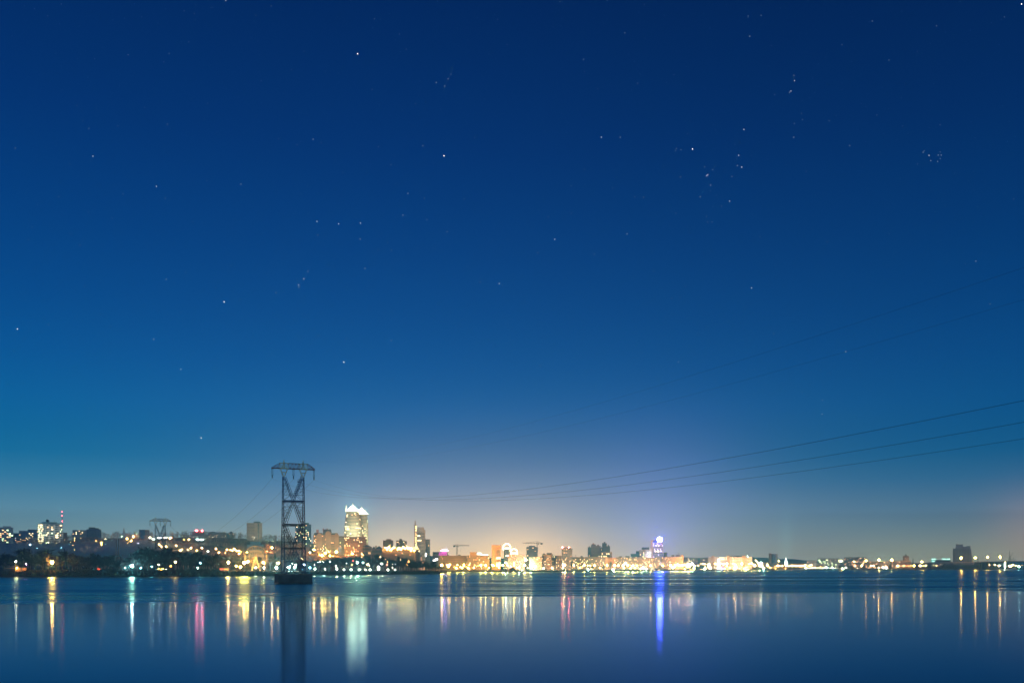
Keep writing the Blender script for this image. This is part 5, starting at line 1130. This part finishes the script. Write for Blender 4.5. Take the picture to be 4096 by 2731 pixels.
def mound():
    D = 1600; s = D/F; t = thing('pavilion','dark domed tent-like pavilion with ribbed roof at the water edge','pavilion',(X(2048,D),D+6,0)); b = MB(); r0 = 19*s; zt = Z(2269,D)
    b.lathe([(r0,-.5),(r0*.98,1.2),(r0*.8,zt*.55),(r0*.55,zt*.82),(r0*.25,zt*.97),(0,zt)],24); b.build('roof',mat('canvas_brown',(.16,.10,.09),.8,.2,1),t)
    b = MB()
    for k in range(12): a = math.pi+k*math.pi/11; b.bar((r0*1.0*math.cos(a),r0*math.sin(a),0),(r0*.8*math.cos(a)*1.01,r0*.8*math.sin(a)*1.01,zt*.56),.3); b.bar((r0*.81*math.cos(a),r0*.81*math.sin(a),zt*.56),(0,0,zt+.1),.25)
    b.build('ribs',STEEL_R,t)
mound()
for px,D,lab in ((2233,1180,'thin dark channel marker in the water left of centre under the red-beacon tower'),(2592,1200,'thin dark channel marker in the water left of the blue reflection')):
    t = thing('channel_marker',lab,'buoy',(X(px,D),D,0),0,'channel markers in the river'); b = MB(); b.lathe([(0,-.3),(1.1,-.2),(1.1,.5),(.2,.7)],10); b.build('float',DH,t); b = MB(); b.bar((0,0,.5),(.1,0,3.6),.4,0,.25); b.box(-.4,.5,-.3,.3,2.6,3.8); b.build('post',DH,t)
def quaywall(p0,p1,label):
    b = MB(); p = p0
    while p < p1:
        q = min(p+20,p1); a,b_ = shore(p)-.6,shore(q)-.6
        b.hexa([(X(p,a),a,-1.5),(X(q,b_),b_,-1.5),(X(q,b_),b_+1.8,-1.5),(X(p,a),a+1.8,-1.5),(X(p,a),a,lerp(BANK,p)+.7),(X(q,b_),b_,lerp(BANK,q)+.7),(X(q,b_),b_+.8,lerp(BANK,q)+.7),(X(p,a),a+.8,lerp(BANK,p)+.7)])
        p = q
    tag(b.build('embankment_wall',mat('granite',(.17,.12,.11),.85,.3,.4)),label,'wall')
quaywall(1806,2500,'long reddish stone embankment wall of the middle quay'); quaywall(2500,3090,'dark embankment wall of the right quay below the white institution')

# ------------------------------------------------------------------ trees
def tree_proto(seed, spread=.32, nl=11, ntw=420, tw=.010, low=.22, up=1.0):
    r = random.Random(seed); t = MB(); c_ = MB()
    t.bar((0,0,-.02),(.01,0,.35),.035,0,.026); t.bar((.01,0,.35),(0,.01,.72),.026,0,.012)
    tips = []
    for i in range(nl):
        a = r.uniform(0,6.28); z0 = r.uniform(low,.62); ln = r.uniform(.22,.42)*(1.1-z0*.5); el_ = r.uniform(.55,1.32)*up
        p = Vector((.005,0,z0)); d = Vector((math.cos(a)*math.cos(el_),math.sin(a)*math.cos(el_),math.sin(el_)))*ln; d.x *= spread/.32; d.y *= spread/.32
        m_ = p+d*.5+Vector((0,0,-.01)); e = p+d; t.bar(p,m_,.014,0,.010); t.bar(m_,e,.010,0,.005); tips.append((p,m_,e))
    for i in range(ntw):
        p,m_,e = r.choice(tips+[(Vector((0,0,.5)),Vector((0,0,.65)),Vector((0,0,.8)))]); f = r.random()
        s_ = p.lerp(m_,f*2) if f < .5 and r.random() < .4 else m_.lerp(e,r.random())
        a = r.uniform(0,6.28); el_ = r.uniform(.1,1.45); ln = r.uniform(.07,.24)
        q = s_+Vector((math.cos(a)*math.cos(el_)*spread/.32,math.sin(a)*math.cos(el_)*spread/.32,math.sin(el_)))*ln
        if q.z > 1: q.z = 1-r.random()*.04
        w = tw*r.uniform(.6,1.4); dv = (q-s_).normalized(); sd = dv.cross(Vector((r.uniform(-1,1),r.uniform(-1,1),r.uniform(-1,1)))).normalized()*w
        mid = s_.lerp(q,.5); c_.face([s_-sd*.4,mid-sd,q,mid+sd])
        if r.random() < .55:
            q2 = mid+Vector((r.uniform(-.07,.07),r.uniform(-.07,.07),r.uniform(0,.06))); c_.face([mid-sd*.6,q2,mid+sd*.6])
    return t, c_
PROTO = []
for k,(sd,sp,nl,nt_,tw) in enumerate(((1,.34,9,330,.010),(2,.28,8,300,.009),(3,.42,10,380,.010),(4,.20,8,280,.009),(5,.50,11,420,.010),(6,.36,7,300,.011))):
    t,c_ = tree_proto(sd,sp,nl,nt_,tw); PROTO.append((t.mesh('trunk',BARK),c_.mesh('crown',TWIG)))
def conifer_proto():
    r = random.Random(77); t = MB(); t.bar((0,0,-.02),(0,0,.95),.03,0,.006); c_ = MB()
    for i in range(420):
        z_ = .1+.88*r.random(); rr = (1-z_)*.2+.012; a = r.uniform(0,6.28); p = Vector((0,0,z_)); q = Vector((rr*math.cos(a),rr*math.sin(a),z_-.05)); sd = Vector((-math.sin(a),math.cos(a),0))*.018
        c_.face([p-sd*.3,q-sd,q+Vector((0,0,-.012)),q+sd])
    return t.mesh('trunk',BARK),c_.mesh('crown',NEEDLE)
CON = conifer_proto()
def tree(px, D, ytop, label, group, pr=None, name='bare_tree', wide=1.0, hmin=5):
    z0 = g(px,D); h = max(hmin,Z(ytop,D)-z0); tm, cm = pr or R.choice(PROTO)
    t = thing(name,label,'tree',(X(px,D),D,z0),R.uniform(0,6.28),group); sc = (h*wide,h*wide,h)
    mk('trunk',tm,t,(0,0,0),sc); mk('crown',cm,t,(0,0,0),sc); return t
def row(p0,p1,n,prof,s0,s1,desc,group,wide=1.0,jit=6,sink=0):
    ps = sorted(p0+(p1-p0)*(i+R.uniform(-.35,.35)+.5)/n for i in range(n))
    for i,p in enumerate(ps):
        D = shore(p)+R.uniform(s0,s1); yt = lerp(prof,p)+R.uniform(-jit,jit)*1.3+sink-(R.uniform(6,16) if R.random() < .16 else 0)
        tree(p,D,yt,'%s, %s from left' % (desc,ordw(i+1)),group,wide=wide*R.uniform(.85,1.25))
PLF = [(-80,2216),(0,2216),(60,2210),(130,2192),(200,2204),(300,2212),(430,2218),(470,2222),(520,2226),(560,2190),(600,2188),(640,2194),(700,2204),(760,2204),(820,2211),(880,2222),(960,2236)]
row(-60,330,20,PLF,60,130,'dim bare tree behind the boathouse on the left bank','trees behind the boathouse',1.2,8)
row(-40,330,13,PLF,24,50,'bare tree at the front of the left bank by the boathouse','front trees on the far left bank',1.0,8,20)
row(330,560,13,PLF,50,110,'tall bare tree below the smokestacks','trees below the smokestacks',1.2,7)
row(340,560,14,PLF,18,42,'low dark bare tree in front of the smokestacks','front trees below the smokestacks',1.2,6,18)
row(545,900,34,PLF,55,115,'dark bare tree in the tall belt below the small pylon','back row of the dark tree belt',1.2,7)
row(540,900,34,PLF,16,45,'dark bare tree at the front of the dense shore belt','front row of the dark tree belt',1.25,6,13)
PLM = [(880,2238),(950,2236),(1000,2246),(1040,2240),(1090,2228),(1110,2232),(1180,2236),(1240,2238)]
row(885,1115,17,PLM,26,60,'thin bare tree near the ferris wheel','trees round the ferris wheel',.8,8)
row(1120,1250,12,PLM,30,75,'dark bare tree on the shore behind the tall pylon','trees behind the tall pylon',1.0,6)
PPK = [(1240,2236),(1280,2228),(1330,2228),(1400,2222),(1450,2224),(1500,2224),(1560,2228),(1620,2232),(1660,2236),(1700,2242),(1750,2252),(1785,2262)]
row(1245,1650,30,PPK,45,90,'bare park tree behind the white-lit promenade','back row of park trees',1.15,5)
row(1245,1650,26,PPK,22,34,'slim bare park tree right at the white-lit promenade','front row of park trees',.85,5,6)
row(1640,1778,18,PPK,14,45,'dark bare tree on the headland below the white church','trees on the headland',1.3,4,6)
for i,(px,yt,D,lab) in enumerate(((884,2214,985,'pointed dark conifer at the right end of the dark tree belt'),(1100,2208,1030,'pointed dark conifer just left of the tall pylon'),(1556,2226,1150,'small dark conifer among the park trees'))):
    tree(px,D,yt,lab,'conifers on the shore',CON,'conifer')
BU = [(2340,2252,1745,'dark leafless tree in front of the left long slab, left of two'),(2285,2238,1730,'tall bare tree in front of the left end of the long slab'),(2413,2255,1790,'dense dark tree in front of the pink end wall'),(2442,2240,1800,'bare tree between the two long slabs'),(2640,2256,1970,'bare tree above the dark restaurant boat'),(1790,2268,1622,'small round tree at the left start of the quay'),(1792,2262,1640,'little tree behind the first quay lamp'),
      (2370,2258,1760,'low bush-like tree by the greenish quay lamp'),(2187,2270,1660,'tiny clipped tree on the quay under the gabled cream block'),(2244,2272,1690,'tiny clipped tree on the quay left of the red-beacon tower'),(2600,2262,1935,'small tree left of the dark restaurant boat'),(3028,2256,2260,'small tree right of the white institution')]
for px,yt,D,lab in BU: tree(px,D,yt,lab,'single trees on the city quay')
def woodland():
    r = random.Random(42); b = MB(); n = 0
    def put(px, D, h):
        z0 = g(px,D); x0 = X(px,D); 
        for k in range(34):
            a = r.uniform(0,6.28); rr = h*.36*math.sqrt(r.random()); zz = z0+h*(.25+.7*r.random()); p = Vector((x0+rr*math.cos(a),D+rr*math.sin(a),zz))
            q = p+Vector((r.uniform(-.5,.5),r.uniform(-.5,.5),r.uniform(.4,1.2)))*h*.22; sd = Vector((r.uniform(-1,1),r.uniform(-1,1),r.uniform(-.4,.4))).normalized()*h*.03
            b.face([p-sd,q-sd*.3,q+sd*.3,p+sd])
        b.bar((x0,D,z0-.3),(x0,D,z0+h*.6),.5,0,.2)
    for i in range(1700):
        px = r.uniform(-120,1720); Dc = 2060; d0 = shore(px)+150; D = d0+(Dc-d0)*r.random()**1.1
        if px > 1240 and D > 1560: continue
        if px > 1500 and D > 1450: continue
        put(px,D,r.uniform(7,13))
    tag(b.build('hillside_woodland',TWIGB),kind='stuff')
woodland()
def undergrowth():
    r = random.Random(6); b = MB()
    for i in range(9000):
        px = r.uniform(-120,1790); s = r.choice([r.uniform(3,14),r.uniform(12,36)]); 
        if px > 880 and s > 13 : continue
        D = shore(px)+s; z0 = g(px,D); h = r.uniform(.5,1.6)*(1.8 if 330 < px < 880 else 1); x0 = X(px,D); a = r.uniform(0,3.14); dx,dy = math.cos(a)*.7,math.sin(a)*.7
        b.face([(x0-dx,D-dy,z0-.1),(x0+dx,D+dy,z0-.1),(x0+dx*.6+r.uniform(-.3,.3),D+dy*.6,z0+h),(x0-dx*.4,D-dy*.4,z0+h*.8)])
    tag(b.build('bank_undergrowth',mat('dry_reeds',(.008,.013,.022),.95,.3,.3)),kind='stuff')
undergrowth()

# ------------------------------------------------------------------ haze
HAZE = 1.0
def haze():
    m = bpy.data.materials.new('haze'); m.use_nodes = True; t = m.node_tree; t.nodes.clear()
    v = t.nodes.new('ShaderNodeVolumePrincipled'); v.inputs['Density'].default_value = HZ*HAZE; v.inputs['Color'].default_value = (.16,.68,1,1); v.inputs['Anisotropy'].default_value = .7
    o = t.nodes.new('ShaderNodeOutputMaterial'); t.links.new(v.outputs[0],o.inputs['Volume'])
    b = MB(); b.box(-6500,6500,-500,5200,-8,300); tag(b.build('haze',m),kind='stuff')
if HAZE: haze()
def mist():
    m = bpy.data.materials.new('mist'); m.use_nodes = True; t = m.node_tree; t.nodes.clear()
    v = t.nodes.new('ShaderNodeVolumePrincipled'); v.inputs['Density'].default_value = .0034; v.inputs['Color'].default_value = (.45,.85,1,1); v.inputs['Anisotropy'].default_value = .6
    o = t.nodes.new('ShaderNodeOutputMaterial'); t.links.new(v.outputs[0],o.inputs['Volume'])
    for px,D,rx,ry,rz_ in ((530,1330,100,230,40),(140,1270,190,190,34)):
        b = MB(); b.lathe([(0,-1)]+[(math.cos(a*math.pi/16),math.sin(a*math.pi/16)) for a in range(-7,8)]+[(0,1)],28); ob = b.build('mist',m,None,(X(px,D),D,10)); ob.scale = (rx,ry,rz_); tag(ob,kind='stuff')
mist()
